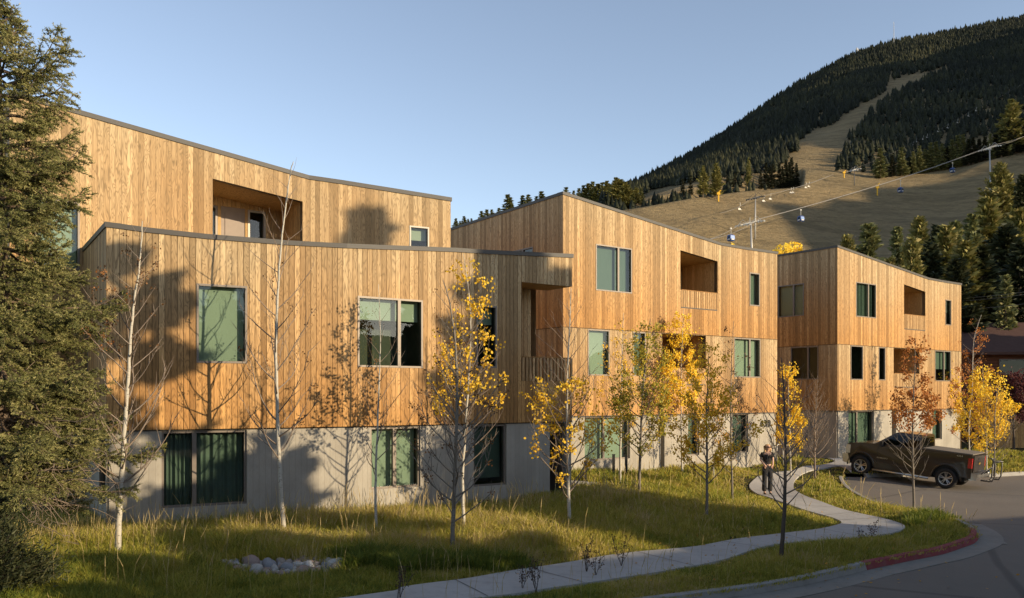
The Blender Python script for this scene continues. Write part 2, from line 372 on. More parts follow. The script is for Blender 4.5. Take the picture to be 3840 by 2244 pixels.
def loggia(B,f,o,dep,zfloor,door=None,back_ops=(),zc=.0):
    """recessed balcony: side walls, back wall, soffit, floor"""
    lx=B.location; mb=MB(); rr=random.Random(int(o.u0*31))
    uf,ub=o.u0,o.u1; t0,t1=o.z1+zc,o.z1b+zc
    mb.poly([f.pt(uf,t0,0),f.pt(ub,t1,0),f.pt(ub,t1,-dep),f.pt(uf,t0,-dep)],0,[(uf,0),(ub,0),(ub,dep),(uf,dep)],[(.6,.3)]*4)
    mb.poly([f.pt(uf,zfloor,0),f.pt(ub,zfloor,0),f.pt(ub,zfloor,-dep),f.pt(uf,zfloor,-dep)],0,[(uf,0),(ub,0),(ub,dep),(uf,dep)],[(.3,.2)]*4)
    for u,t in((uf,t0),(ub,t1)):
        n=int(dep/.13)
        for i in range(n):
            a,b=-dep*i/n,-dep*(i+1)/n; r=rr.random(); mb.poly([f.pt(u,zfloor,a),f.pt(u,zfloor,b+.006),f.pt(u,t,b+.006),f.pt(u,t,a)],0,[(u+a,zfloor),(u+b,zfloor),(u+b,t),(u+a,t)],[(.3,r)]*4)
    top=Top([(uf,t0),(ub,t1)]); strips(f,uf,ub,zfloor,top,list(back_ops),.13,.006,rr,mb,off0=-dep,depth=0)
    for b in back_ops: reveal(f,b,.1,mb,off=-dep)
    return mb.build('loggia','soffit_wood',B,lx,label='recessed timber lined balcony')
def facade(B,f,u0,u1,top,ops_w,ops_c,zb,levels,conc_u=None,gap=.007,width=.128,seed=1,overhang=.05,cname='cladding'):
    """wood boards above SEAM1 in bands, board-marked concrete below"""
    rr=random.Random(seed); lx=B.location; mb=MB(); bk=MB()
    for i,zl in enumerate(levels):
        zt=top if i==len(levels)-1 else Top([(u0,levels[i+1]-.012),(u1,levels[i+1]-.012)])
        ops=[o for o in ops_w if o.z0<zt((o.u0+o.u1)/2) and o.z0>=zl-.02]
        strips(f,u0,u1,zl,zt,ops,width,gap if i==len(levels)-1 else gap,rr,mb)
    mb.build(cname,'cladding_wood',B,lx)
    plane_strips(f,u0,u1,levels[0],top,ops_w,-.021,bk); 
    mb2=MB()
    for o in ops_w:
        if o.u1>u1: continue
        mb2=MB(); reveal(f,o,.16,mb2,off=-.02); mb2.build('opening_reveal','frame_metal',B,lx)
    for i,zl in enumerate(levels[1:]): bar(f,bk,u0,u1,zl-.016,zl+.0,-.015,.016)
    bk.build('cladding_backing','backing_dark',B,lx)
    c0,c1=conc_u or (u0,u1); cm=MB(); ct=Top([(c0,levels[0]-.03),(c1,levels[0]-.03)])
    plane_strips(f,c0,c1,zb,ct,ops_c,-overhang,cm)
    for o in ops_c: reveal(f,o,.24,cm,off=-overhang)
    # floor slab soffit / flashing strip
    cm.build('concrete_base','board_concrete',B,lx)
    fl=MB(); bar(f,fl,u0,u1,levels[0]-.03,levels[0]-.002,-overhang-.25,.018); fl.build('flashing','cap_metal',B,lx)
def roof(B,pts,name='roof',mat='cap_metal'):
    mb=MB(); mb.poly(pts); return mb.build(name,mat,B,B.location)
def op(f,x0,x1,yt,yb,xl=None,yt2=None,zt=None,zb=None):
    """opening from photograph measures taken at its edge xl (default the left one)"""
    xl=x0 if xl is None else xl
    z1=f.z(xl,yt) if zt is None else zt; z0=f.z(xl,yb) if zb is None else zb
    return Op(f.u(x0),f.u(x1),z0,z1,f.z(x1,yt2) if yt2 is not None else None)
def wall_simple(B,p,q,z0,z1a,z1b,mat_w=True,name='side_cladding',seed=3,ops=(),base=True,zb=-3.6,levels=None,wins=()):
    f=Fac([p,q]); L=f.cu[-1]; top=Top([(0,z1a),(L,z1b)]); facade(B,f,0,L,top,[o for o in ops if o.z0>SEAM1],[o for o in ops if o.z0<=SEAM1],zb,levels or [SEAM1],seed=seed,cname=name); return f,top
# ---------- building 1: low front block and tall rear block ----------
def build_first():
    B=empty('apartment_building',(-2,24,-2.9),'nearest timber apartment building, low curved front block with a taller block rising behind','building')
    lx=B.location
    def pd(px,d): return ((px-CX)*d/F,d)
    f=Fac([pd(399,17.99),pd(1300,20.37),pd(2146,24.3)]); L=f.cu[-1]
    top=f.top([(399,834),(552,855),(780,880),(1070,903),(1300,915.5),(1707,931),(1829,939),(2146,954)]); top.L[0]=(0,top.L[0][1]); top.L[-1]=(L,top.L[-1][1])
    W1=op(f,737,927,1063.4,1360.8); W2=op(f,1341,1585,1109.6,1376.4); W3=op(f,1786,1863,1149,1381,xl=1863)
    zc=f.z(1956,1058); zr=f.z(1956,1338); zs=f.z(1956,1429)
    LG=Op(f.u(1956),L+.01,zs,zc)
    G1=op(f,607,927,0,1909,zt=SEAM1-.035); G2=op(f,1393,1580,0,1838,zt=SEAM1-.035); G3=op(f,1780,1903,0,1819,xl=1903,zt=SEAM1-.035)
    EN=Op(f.u(2066),L-.14,-3.55,SEAM1-.035)
    facade(B,f,0,L,top,[W1,W2,W3,LG],[G1,G2,G3,EN],-3.6,[SEAM1],seed=11,gap=.010,width=.126)
    cap(f,B,-.03,L+.03,top)
    window(B,f,W1,label='tall upper window with sage blind, left part of facade')
    window(B,f,W2,splits=[f.u(1497)],blind='sage',blind_to=.68)
    window(B,f,W3,blind='sage',blind_to=.70)
    window(B,f,G1,splits=[f.u(731)],blind='teal',curtain=True,recess=.13,fr=.05)
    window(B,f,G2,splits=[f.u(1487)],blind='sage',recess=.13,curtain=False,fr=.05)
    window(B,f,G3,blind='teal',recess=.13,blind_to=.12,fr=.05)
    # open corner loggia at the right end
    zf=zs-.32; dep=1.15; mb=MB(); rr=random.Random(4); u0,u1=LG.u0,L
    mb.poly([f.pt(u0,zc,0),f.pt(u1,zc,0),f.pt(u1,zc,-dep),f.pt(u0,zc,-dep)],0,[(u0,0),(u1,0),(u1,dep),(u0,dep)],[(.4,.5)]*4)
    mb.poly([f.pt(u0,zf,0),f.pt(u1,zf,0),f.pt(u1,zf,-dep),f.pt(u0,zf,-dep)],0,[(0,0)]*4,[(.3,.2)]*4)
    strips(f,u0,f.u(2046)+.35,zf,Top([(0,zc),(L,zc)]),[],.126,.01,rr,mb,off0=-dep)
    mb.poly([f.pt(u0,zf,0),f.pt(u0,zf,-dep),f.pt(u0,zc,-dep),f.pt(u0,zc,0)],0,[(0,zf),(dep,zf),(dep,zc),(0,zc)],[(.5,.6)]*4)
    mb.build('loggia','cladding_wood',B,lx,label='open corner balcony recess')
    # header and floor edge returns of the open end
    for za,zb in((zc,top(L)-.1),(SEAM1,zs)):
        e=MB(); bar(f,e,L-.02,L+.004,za,zb,-dep,-.03); e.build('end_cladding','cladding_wood',B,lx)
    slats(f,B,u0+.05,L-.03,zs,zr,zr-.02,sp=.118,w=.062)
    # entry recess under the loggia
    r=MB(); o=EN
    for a,b in(((o.u0,-3.5),(o.u0,o.z1)),((o.u1,-3.5),(o.u1,o.z1))): r.poly([f.pt(a[0],a[1],-.28),f.pt(a[0],a[1],-1.3),f.pt(b[0],b[1],-1.3),f.pt(b[0],b[1],-.28)])
    r.poly([f.pt(o.u0,-3.5,-1.3),f.pt(o.u1,-3.5,-1.3),f.pt(o.u1,o.z1,-1.3),f.pt(o.u0,o.z1,-1.3)]); r.build('entry_recess','frame_metal',B,lx)
    # left return
    c0=Vector(f.pt(0,0)[:2]); c1=Vector(((302-CX)*21.6/F,21.6))
    fr=Fac([c1,c0]); Lr=fr.cu[-1]; zt=top(0); tr=Top([(0,zt),(Lr,zt)])
    sw=Op(fr.u(362),fr.u(386),-2.35,SEAM1-.035); sv=Op(fr.u(312),fr.u(330),.35,2.05)
    facade(B,fr,0,Lr,tr,[sv],[sw],-3.6,[SEAM1],seed=12,gap=.006,cname='side_cladding'); cap(fr,B,-.03,Lr,tr)
    window(B,fr,sw,blind=None,recess=.1); window(B,fr,sv,blind='pale')
    # tall rear block
    fb=Fac([(-11.7,20.18),(-5.745,24.5),(-1.875,26.5)]); Lb=fb.cu[-1]
    tb=fb.top([(122,364),(1158,659),(1280,676.6),(1690,742)]); tb.L[-1]=(Lb,tb.L[-1][1])
    tb.L[1]=(fb.cu[1],tb.L[1][1])
    BW1=op(fb,130,299,758,1015,xl=299); zt1=fb.z(299,758)
    BL=Op(fb.u(797.7),fb.u(1135),2.95,fb.z(797.7,670.5),fb.z(1135,756.6)); BW2=op(fb,1535.5,1609,846.3,0,zb=3.05)
    facade(B,fb,0,Lb,tb,[BW1,BL,BW2],[],-3.6,[SEAM1],seed=13,cname='cladding',gap=.004,width=.135)
    cap(fb,B,-.03,Lb+.03,tb,h=.11)
    window(B,fb,BW1,blind='sage'); window(B,fb,BW2,blind='pale',blind_to=.8,pale=True)
    zb_=2.95; dep=1.7; us=(fb.u(797.7),fb.u(1135)); s=lambda t:us[0]+(us[1]-us[0])*t
    b1=Op(s(.0)+.02,s(.26),zb_+.3,zb_+2.42); b2=Op(s(.30),s(.58),zb_+.28,zb_+2.44); b3=Op(s(.61),s(.82),zb_+.3,zb_+2.42)
    loggia(B,fb,BL,dep,zb_,back_ops=[b1,b2,b3])
    fbk=Fac([fb.pt(0.0,0,-dep)[:2],fb.pt(fb.cu[1],0,-dep)[:2]]); sh=lambda o:Op(o.u0,o.u1,o.z0,o.z1)
    window(B,fbk,sh(b1),blind='sage',fr=.06); window(B,fbk,sh(b3),blind=None,fr=.06,pale=True)
    d=MB(); bar(fbk,d,b2.u0,b2.u1,b2.z0,b2.z1,-.08,-.03); bar(fbk,d,b2.u0+.12,b2.u1-.12,b2.z0+.15,b2.z1-.15,-.03,-.01); d.build('balcony_door','door_tan',B,lx)
    # hidden side walls, back walls and roofs close the volumes
    E=Vector(f.pt(L,0)[:2]); N=Vector((-.57,.82)); Eb=E+N*6; Z=top(L)
    cl=MB()
    def w(a,b,z0,za,zb2): cl.poly([(a[0],a[1],z0),(b[0],b[1],z0),(b[0],b[1],zb2),(a[0],a[1],za)],0,[(0,z0),(6,z0),(6,zb2),(0,za)],[(.5,.5)]*4)
    G=Vector(fb.pt(Lb,0)[:2]); Gb=G+Vector((-.46,.888))*9; Hh=Vector((-11.7,20.18)); Hb=Hh+Vector((-.588,.81))*9
    w(G,Gb,-3.6,tb(Lb),6.1); w(Gb,Hb,-3.6,6.1,7.0); w(Hb,Hh,-3.6,7.0,tb(0)); 
    w(Vector(f.pt(L,0,-dep)[:2]) ,G+Vector((1.2,.4)),-3.6,3.3,3.3)
    cl.build('rear_walls','cladding_wood',B,lx)
    mid=Vector(fb.pt(fb.cu[1],0)[:2]); mb_=Vector((-10.0,31.5))
    rf=MB()
    rf.poly([(Hh.x,Hh.y,tb(0)-.12),(mid.x,mid.y,tb(fb.cu[1])-.12),(mb_.x,mb_.y,6.0),(Hb.x,Hb.y,6.9)]); rf.poly([(mid.x,mid.y,tb(fb.cu[1])-.12),(G.x,G.y,tb(Lb)-.12),(Gb.x,Gb.y,6.0),(mb_.x,mb_.y,6.0)])
    q=[f.pt(0,3.32),f.pt(f.cu[1],3.30),f.pt(L,3.6),(G.x+1.2,G.y+.4,3.6),fb.pt(Lb,3.5),fb.pt(fb.cu[1],3.3),(c1.x,c1.y,3.32)]
    rf.poly([(a[0],a[1],z) for (a,z) in zip(q,(3.40,3.38,3.7,3.7,3.7,3.4,3.40))])
    rf.build('roof','cap_metal',B,lx)
    return f,fb
FA,FB=build_first()
def block(loc,label,pts,toppx,leftdir,ops,wins,extra,seed,number=None,leftwins=()):
    B=empty('apartment_building',loc,label,'building'); lx=B.location
    f=Fac(pts); L=f.cu[-1]; top=f.top(toppx); top.L[0]=(0,top.L[0][1]); top.L[-1]=(L,top.L[-1][1])
    ow=[op(f,*o) if isinstance(o,tuple) else o for o in ops['w']]; 
    l2=[]; 
    for k in ops['log2']: 
        o=op(f,k[0],k[1],k[2],k[3]); o.z1=o.z1b=SEAM2-.03; l2.append(o)
    l3=[op(f,k[0],k[1],k[2],k[3],yt2=k[4]) for k in ops['log3']]
    w3=[op(f,*k[:4]) for k in ops['w3']]; w2=[]
    for k in ops['w2']: o=op(f,*k[:4]); o.z1=o.z1b=SEAM2-.03; w2.append(o)
    oc=[]
    for k in ops['c']: oc.append(Op(f.u(k[0]),f.u(k[1]),f.z(k[0],k[2]) if k[2] else -3.5,SEAM1-.035))
    facade(B,f,0,L,top,l2+l3+w3+w2,oc,-3.9,[SEAM1,SEAM2],seed=seed,gap=.007)
    cap(f,B,-.03,L+.03,top,h=.095)
    for o,k in list(zip(w3,ops['w3']))+list(zip(w2,ops['w2'])): window(B,f,o,splits=[f.u(x) for x in k[4]],blind=k[5],curtain=k[6],blind_to=k[7])
    for o,k in zip(oc,ops['c']):
        if k[2]: window(B,f,o,splits=[f.u(x) for x in k[3]],blind=('teal' if k[0]>2500 else 'sage'),recess=.15,fr=.05)
        else:
            d=MB(); bar(f,d,o.u0,o.u1,-3.5,o.z1,-.32,-.28); d.build('entry_door','frame_metal',B,lx)
    for o,k in list(zip(l3,ops['log3']))+list(zip(l2,ops['log2'])):
        zs=f.z(k[0],k[-1]); zr=o.z0
        loggia(B,f,o,1.9,zs-.05)
        # railing: slatted panel in front of the lower part of the recess
        fl=o
        slats(f,B,f.u(k[0])+.06,f.u(k[1])-.06,zs,zr,zr-.01,sp=.125,w=.07)
        pn=MB(); bar(f,pn,o.u0+.03,o.u1-.03,zs-.04,zs,-.06,.01); pn.build('rail_base','cap_metal',B,lx)
        dr=MB(); s=lambda t:o.u0+(o.u1-o.u0)*t; bar(f,dr,s(.04),s(.36),zs,zs+2.0,-1.9,-1.84); bar(f,dr,s(.10),s(.30),zs+.1,zs+1.9,-1.84,-1.83); dr.build('balcony_door','frame_metal',B,lx)
    # left side wall
    c0=Vector(f.pt(0,0)[:2]); D=Vector(leftdir).normalized(); c1=c0+D*9.5; fl=Fac([c1,c0]); Ll=fl.cu[-1]; tl=Top([(0,top(0)-extra),(Ll,top(0))])
    lw=[];lb=[]
    for k in leftwins: lw.append(Op(fl.u(k[0]),fl.u(k[1]),k[2],k[3]))
    facade(B,fl,0,Ll,tl,lw,[],-3.9,[SEAM1,SEAM2],seed=seed+1,cname='side_cladding'); cap(fl,B,0,Ll,tl,h=.095)
    for o,k in zip(lw,leftwins): window(B,fl,o,splits=[fl.u(x) for x in k[4]],blind=k[5],low=k[6] if len(k)>6 else None)
    # close volume
    R=Vector(f.pt(L,0)[:2]); Rb=R+D*9.5; K=Vector(f.pt(f.cu[1],0)[:2]); Kb=K+D*9.5; cl=MB()
    def w(a,b,z0,za,zb2): cl.poly([(a[0],a[1],z0),(b[0],b[1],z0),(b[0],b[1],zb2),(a[0],a[1],za)],0,[(0,z0),(9,z0),(9,zb2),(0,za)],[(.5,.5)]*4)
    w(R,Rb,-3.9,top(L),top(L)); w(Rb,c1,-3.9,top(L),tl(0)); cl.build('rear_walls','cladding_wood',B,lx)
    rf=MB(); tk=top(f.cu[1])-.12
    rf.poly([(c0.x,c0.y,top(0)-.12),(K.x,K.y,tk),(Kb.x,Kb.y,tk),(c1.x,c1.y,tl(0)-.12)]); rf.poly([(K.x,K.y,tk),(R.x,R.y,top(L)-.12),(Rb.x,Rb.y,top(L)-.12),(Kb.x,Kb.y,tk)]); rf.build('roof','cap_metal',B,lx)
    return B,f,fl
def pd(px,d): return ((px-CX)*d/F,d)
z3=lambda :0
B2,FM,FML=block((6,33,-2.9),'middle timber apartment block with the house number on its concrete base',[pd(2111.4,29.96),pd(2702,34.78),pd(2914.6,36.9)],[(2111.4,720),(2702,911.5),(2800,929),(2914.6,945)],(-.588,.81),
 dict(w=[],w3=[(2233.9,2369.4,914.9,1089.2,[2318.9],'teal',False,0),(2810.6,2848.5,1021.8,1146.4,[],'teal',False,0)],
      w2=[(2204,2285.2,1233,1408.4,[],'sage',False,0),(2372.8,2420.8,1242,1410.5,[],'teal',False,0),(2752.5,2850.6,1267,1415.5,[2811.4],'sage',False,0)],
      log3=[(2551.3,2691.4,938.9,1087,981,1151)],log2=[(2483,2646.4,1248,1380,1440)],
      c=[(2196,2366,1730,[2272]),(2481,2495.7,None,[]),(2584,2626,1710,[]),(2750.4,2809.3,1700,[])]),None,.16,21,
 leftwins=[(1925,1999,3.7,5.35,[1960],'sage')])
B3,FR,FRL=block((20,44,-3.1),'farthest three level timber clad apartment block behind the pickup truck','x' and [pd(3140.5,40.25),pd(3482,45.1),pd(3604.7,47.1)],[(3140.5,920.6),(3482,1042.5),(3545,1054),(3604.7,1063.4)],(-.588,.81),
 dict(w=[],w3=[(3209.8,3285,1057.4,1187.7,[3256.4],'teal',True,0),(3545,3566.5,1123.7,1219.3,[],'sage',False,.5)],
      w2=[(3189.5,3236,1296,1424.8,[],None,False,0),(3294.6,3319.7,1303,1426.6,[],None,False,0),(3506,3564.7,1317,1430,[3540],'teal',False,.4)],
      log3=[(3390.2,3470.3,1067,1179,1095,1232.5)],log2=[(3351.4,3448,1305,1401,1450.5)],
      c=[(3185.3,3281,1668.6,[3222]),(3347.8,3364,None,[]),(3500,3536,1650,[])]),None,.02,31,
 leftwins=[(2917,3015,3.80,5.36,[2976],'pale',),(2965.5,3068.8,.72,2.30,[3030],None)])
# house number on the concrete of the middle block
def numeral(ch,px,ytop,h):
    u0=FM.u(px); z0=FM.z(px,ytop)-h; w=h*.27; mb=MB(); A=lambda cx,cz,rx,rz,a0,a1,n=18:[(cx+rx*math.cos(math.radians(a0+(a1-a0)*k/n)),cz+rz*math.sin(math.radians(a0+(a1-a0)*k/n))) for k in range(n+1)]
    if ch=='0': L=A(0,h/2,w,h/2,90,450,28)
    elif ch=='6': L=[(w*.55,h)]+A(w*.9,h*.30,w*1.9,h*.66,105,180,8)+A(0,h*.28,w,h*.28,180,540,24)
    else: L=A(-w*.1,h*.75,w*.85,h*.25,150,-80,16)+A(-w*.1,h*.27,w,h*.27,85,-150,18)
    P=[Vector(FM.pt(u0+x,z0+z,-.05+.03)) for x,z in L]; mb.tube(P,.017,6); mb.build('house_number','numeral_metal',B2,B2.location,smooth=True)
for ch,px in(('6',2859.5),('3',2872.5),('0',2886.5)): numeral(ch,px,1576.5,.262)
ub=MB(); bar(FM,ub,FM.u(2700),FM.u(2717),FM.z(2700,1686),FM.z(2700,1652),-.05,.06); ub.build('meter_box','frame_pale',B2,B2.location,bevel=.01)
# ================= GROUND, PATHS, ROAD =================
def z4(x,y): return (2560+x/1.3125,1122+y/1.3125)
def z3_(x,y): return (1280+x/1.3125,1122+y/1.3125)
t=NT('soil_grass'); n=t.noise(t.pos(),1.3,5); n2=t.noise(t.pos(),14,4)
t.bsdf(t.mix(n2,t.mix(n,(.030,.035,.010,1),(.075,.068,.022,1)),(.05,.04,.022,1)),.95,0,.1,bump=n2,bstr=.6,bdist=.05); M['soil_grass']=t.m
t=NT('asphalt'); n=t.noise(t.pos(),.55,5,.6); n2=t.noise(t.pos(),85,3,.8); n3=t.noise(t.scale(t.pos(),(.8,.3,1)),2.2,5,.7)
vo=t.n('ShaderNodeTexVoronoi',feature='DISTANCE_TO_EDGE'); t.l(t.mix(.5,t.pos(),t.n('ShaderNodeTexNoise',noise_dimensions='3D').outputs['Color']),vo.inputs['Vector']); vo.inputs['Scale'].default_value=.23
cr=t.ramp(vo.outputs['Distance'],[(0,(1,1,1)),(.006,(1,1,1)),(.011,(0,0,0))])
c=t.mix(n,(.17,.145,.118,1),(.25,.212,.17,1)); c=t.mix(t.math('MULTIPLY',n3,.35),c,(.30,.26,.21,1)); c=t.mix(n2,t.mix(.6,c,(.05,.045,.04,1)),c)
sp=t.ramp(n2,[(.66,(0,0,0)),(.76,(1,1,1))]); c=t.mix(t.math('MULTIPLY',sp,.55),c,(.36,.32,.27,1)); c=t.mix(t.math('MULTIPLY',cr,.45),c,(.05,.045,.04,1))
t.bsdf(c,.85,0,.3,bump=n2,bstr=.5,bdist=.01); M['asphalt']=t.m
def slabm(name,a,b,d):
    t=NT(name); n=t.noise(t.pos(),.9,5,.6); n2=t.noise(t.pos(),30,4,.7); n3=t.noise(t.pos(),4,5,.7)
    c=t.mix(n,a,b); c=t.mix(t.math('MULTIPLY',t.math('SUBTRACT',n3,.48,clamp=True),1.6),c,d); c=t.mix(t.math('MULTIPLY',t.math('SUBTRACT',n2,.5,clamp=True),1.1),c,d)
    t.bsdf(c,.85,0,.25,bump=n2,bstr=.25,bdist=.006); M[name]=t.m
slabm('path_concrete',(.46,.44,.41,1),(.36,.345,.32,1),(.22,.205,.185,1))
slabm('kerb_concrete',(.34,.32,.29,1),(.26,.245,.22,1),(.15,.135,.12,1))
slabm('gutter_concrete',(.27,.245,.21,1),(.21,.19,.16,1),(.11,.10,.085,1))
slabm('kerb_red',(.30,.055,.06,1),(.20,.045,.048,1),(.20,.165,.145,1))
simple('joint_dark',(.10,.09,.08),.9)
K=[z4(450,1395),z4(740,1335),z4(890,1300),z4(1060,1265),z4(1240,1230),z4(1350,1198),z4(1420,1172),z4(1440,1150),z4(1430,1128),z4(1385,1098),z4(1310,1066),z4(1220,1048),z4(1110,1034),z4(1000,1012),z4(920,985),z4(860,955),z4(815,925),z4(790,895),z4(782,872)]
KP=[at(*p) for p in K]
near=[Vector((KP[0].x-1.5*k,KP[0].y-.92*k,0)) for k in (22,8,3,1.2)]
def catmull(P,n=6,closed=False):
    out=[];P=[Vector((p[0],p[1])) for p in P]
    for i in range(len(P)-1):
        a=P[max(i-1,0)];b=P[i];c=P[i+1];d=P[min(i+2,len(P)-1)]
        for k in range(n):
            s=k/n; out.append(.5*((2*b)+(c-a)*s+(2*a-5*b+4*c-d)*s*s+(3*b-a-3*c+d)*s**3))
    out.append(P[-1]); return out
kerb=catmull(near+KP,6)
farK=[at(*z4(795,858)),at(*z4(900,860)),at(*z4(1540,858)),at(*z4(1680,851)),Vector((60,44,0))]
farK=[Vector((p.x,p.y)) for p in farK]
road=[p for p in kerb]+farK+[Vector((90,40)),Vector((90,-70)),Vector((-60,-70))]
drape('ground',[(-70,-80),(120,-80),(120,110),(-70,110)],-.22,'soil_grass',3.0)
o=drape('road',road,-.145,'asphalt',1.2)
lawn=kerb+farK+[Vector((60,75)),Vector((-60,75)),Vector((-60,-18))]
o=drape('lawn',lawn,-.02,'soil_grass',.6,rough=.012)
# sidewalk
up=[z3_(60,1475),z3_(300,1428),z3_(560,1392),z3_(840,1345),z3_(1200,1290),z3_(1680,1232),z4(250,1188),z4(480,1160),z4(640,1140),z4(740,1122),z4(782,1106),z4(760,1090),z4(700,1070),z4(560,1028),z4(440,985),z4(355,955),z4(328,925),z4(350,893),z4(440,862),z4(560,842),z4(660,822),z4(735,808),z4(745,797),z4(715,785)]
dn=[z3_(720,1475),z3_(900,1450),z3_(1060,1425),z3_(1250,1400),z3_(1500,1360),z3_(1680,1330),z4(200,1290),z4(330,1245),z4(450,1215),z4(680,1192),z4(850,1180),z4(990,1165),z4(1070,1145),z4(1095,1125),z4(1060,1105),z4(980,1083),z4(880,1062),z4(760,1030),z4(650,990),z4(570,955),z4(545,925),z4(562,885),z4(610,855),z4(700,835),z4(770,825),z4(800,835)]
UP=[at(*p) for p in up]; DN=[at(*p) for p in dn]
UP=[UP[0]+Vector((-3.2,-1.9,0))*2]+UP; DN=[DN[0]+Vector((-3.2,-1.9,0))*2]+DN
UPc=catmull(UP,4); DNc=catmull(DN,4)
plaza=[Vector((p.x,p.y)) for p in (at(*z4(830,860)),)]+[Vector(FR.pt(1.2,0,.02)[:2]),Vector(FR.pt(0,0,.02)[:2])]+[Vector(FRL.pt(FRL.cu[-1]-3.2,0,.02)[:2])]
walk=UPc[:]+[plaza[3],plaza[2],plaza[1],plaza[0]]+DNc[::-1]
drape('sidewalk',walk,.03,'path_concrete',.45)
# sidewalk sides so it reads as a slab
sm=MB()
for L in(UPc,DNc):
    for a,b in zip(L,L[1:]): sm.poly([(a.x,a.y,g1(a.x,a.y)-.06),(b.x,b.y,g1(b.x,b.y)-.06),(b.x,b.y,g1(b.x,b.y)+.03),(a.x,a.y,g1(a.x,a.y)+.03)])
o=sm.build('sidewalk_edge','path_concrete'); o['kind']='structure'
# joints across the path
jm=MB()
def nearest(p,L): return min(L,key=lambda q:(q-p).length)
for i in range(2,len(UPc)-30,5):
    a=UPc[i]; b=nearest(a,DNc)
    if (a-b).length>4.5: continue
    d=(b-a).normalized(); n=Vector((d.y,-d.x))*.009; N=8
    for k in range(N):
        p=a+(b-a)*k/N; q=a+(b-a)*(k+1)/N
        jm.poly([(p.x-n.x,p.y-n.y,g1(p.x,p.y)+.038),(p.x+n.x,p.y+n.y,g1(p.x,p.y)+.038),(q.x+n.x,q.y+n.y,g1(q.x,q.y)+.038),(q.x-n.x,q.y-n.y,g1(q.x,q.y)+.038)])
o=jm.build('sidewalk_joints','joint_dark'); o['kind']='structure'
sp_=[at(2247,1812),at(2235,1832),at(2148,1832),at(2142,1806)]
side=[(p.x,p.y) for p in sp_]; drape('side_path',side,.03,'path_concrete',.5)
# kerbs: concrete, with a stretch painted red round the corner
def sweep(name,line,prof,mat):
    mb=MB(); R=[]
    for i,p in enumerate(line):
        d=(line[min(i+1,len(line)-1)]-line[max(i-1,0)]).normalized(); n=Vector((d.y,-d.x)); gz=g1(p.x,p.y)
        R.append([(p.x+n.x*a,p.y+n.y*a,gz+b) for a,b in prof])
    for A,Bq in zip(R,R[1:]):
        for k in range(len(prof)-1): mb.poly([A[k],Bq[k],Bq[k+1],A[k+1]])
    for E in (R[0],R[-1]): mb.poly(E)
    o=mb.build(name,mat); o['kind']='structure'; return o
kp=[(-.10,-.2),(-.10,.012),(.0,.012),(.03,.0),(.075,-.125),(.08,-.2)]
def split(line,a,b): return line[a:b+1]
i0=min(range(len(kerb)),key=lambda i:(kerb[i]-Vector(KP[2][:2])).length); i1=min(range(len(kerb)),key=lambda i:(kerb[i]-Vector(KP[8][:2])).length)
sweep('kerb',split(kerb,0,i0),kp,'kerb_concrete'); sweep('kerb',split(kerb,i1,len(kerb)-1),kp,'kerb_concrete')
seg=[i0,i0+(i1-i0)//2-3,i0+(i1-i0)//2+9,i1]
for a,b in zip(seg,seg[1:]):
    ln=[p.copy() for p in kerb[a:b+1]]; d=(ln[-1]-ln[-2]).normalized(); ln[-1]=ln[-1]-d*.02; sweep('painted_kerb',ln,kp,'kerb_red')
sweep('kerb',farK[1:],kp,'kerb_concrete')
gl=kerb[:i1+10]; sweep('gutter',gl,[(.06,-.138),(.55,-.134),(.62,-.137),(.62,-.16)],'gutter_concrete')
# expansion patch: lighter gutter apron at the corner
cpt=Vector(KP[7][:2]); ap=[]
a1=[at(*z4(1440,1175)),at(*z4(1600,1180)),at(*z4(1560,1150)),at(*z4(1480,1120)),at(*z4(1370,1096)),at(*z4(1425,1125))]
drape('gutter_apron',[(p.x,p.y) for p in a1],-.130,'gutter_concrete',.4)
WALKPOLY=[(p.x,p.y) for p in walk]; ROADPOLY=[(p.x,p.y) for p in road]
# shrub-bed river rocks are laid in d_plants
# ================= TERRAIN =================
t=NT('hill_grass'); n=t.noise(t.pos(),.035,6,.65); n2=t.noise(t.scale(t.pos(),(.25,.25,1.2)),1,6,.7); n3=t.noise(t.pos(),.012,3)
c=t.mix(n,(.43,.31,.165,1),(.26,.19,.10,1)); c=t.mix(t.ramp(n2,[(.45,(0,0,0)),(.7,(1,1,1))]),c,(.21,.155,.085,1)); c=t.mix(t.math('MULTIPLY',n3,.4),c,(.27,.23,.13,1))
n4=t.noise(t.scale(t.pos(),(.05,.02,.30)),1,5,.7,.6); c=t.mix(t.math('MULTIPLY',t.ramp(n4,[(.45,(0,0,0)),(.62,(1,1,1))]),.45),c,(.12,.09,.05,1))
t.bsdf(c,.95,0,.1,bump=n2,bstr=1.0,bdist=3.0); M['hill_grass']=t.m
cols=[-5200,-2500,-600,600,1200,1690,2100,2378,2590,2789,2987,3200,3350,3556,3709,3840,4300,5000]
yC  =[1400,1350,1250,1050,950,885,822,783,745,718,705,707,697,670,607,566,470,380]
dC  =[420,420,420,420,420,420,380,370,400,430,450,475,490,500,510,520,540,560]
yS  =[1395,1340,1240,1040,940,870,800,704,590,457,320,210,162,128,95,72,20,-40]
dS  =[700,700,700,700,700,700,750,900,1050,1200,1280,1330,1360,1390,1410,1430,1450,1450]
def ipl(x,A): return np.interp(x,cols,A)
def smooth1(x,A,w=60): return sum(ipl(x+o*w,A) for o in(-1,-.5,0,.5,1))/5
TPX=np.concatenate([np.arange(-5200,1500,160),np.arange(1500,4000,14),np.arange(4000,5001,80)]).astype(float)
rows=[]
def hn(X,Y,s,a,ph=0): return a*(np.sin(X/s+ph)*np.cos(Y/(s*1.3)+ph*2)+.5*np.sin(X/(s*.43)+1.3+ph)*np.sin(Y/(s*.51)+ph))
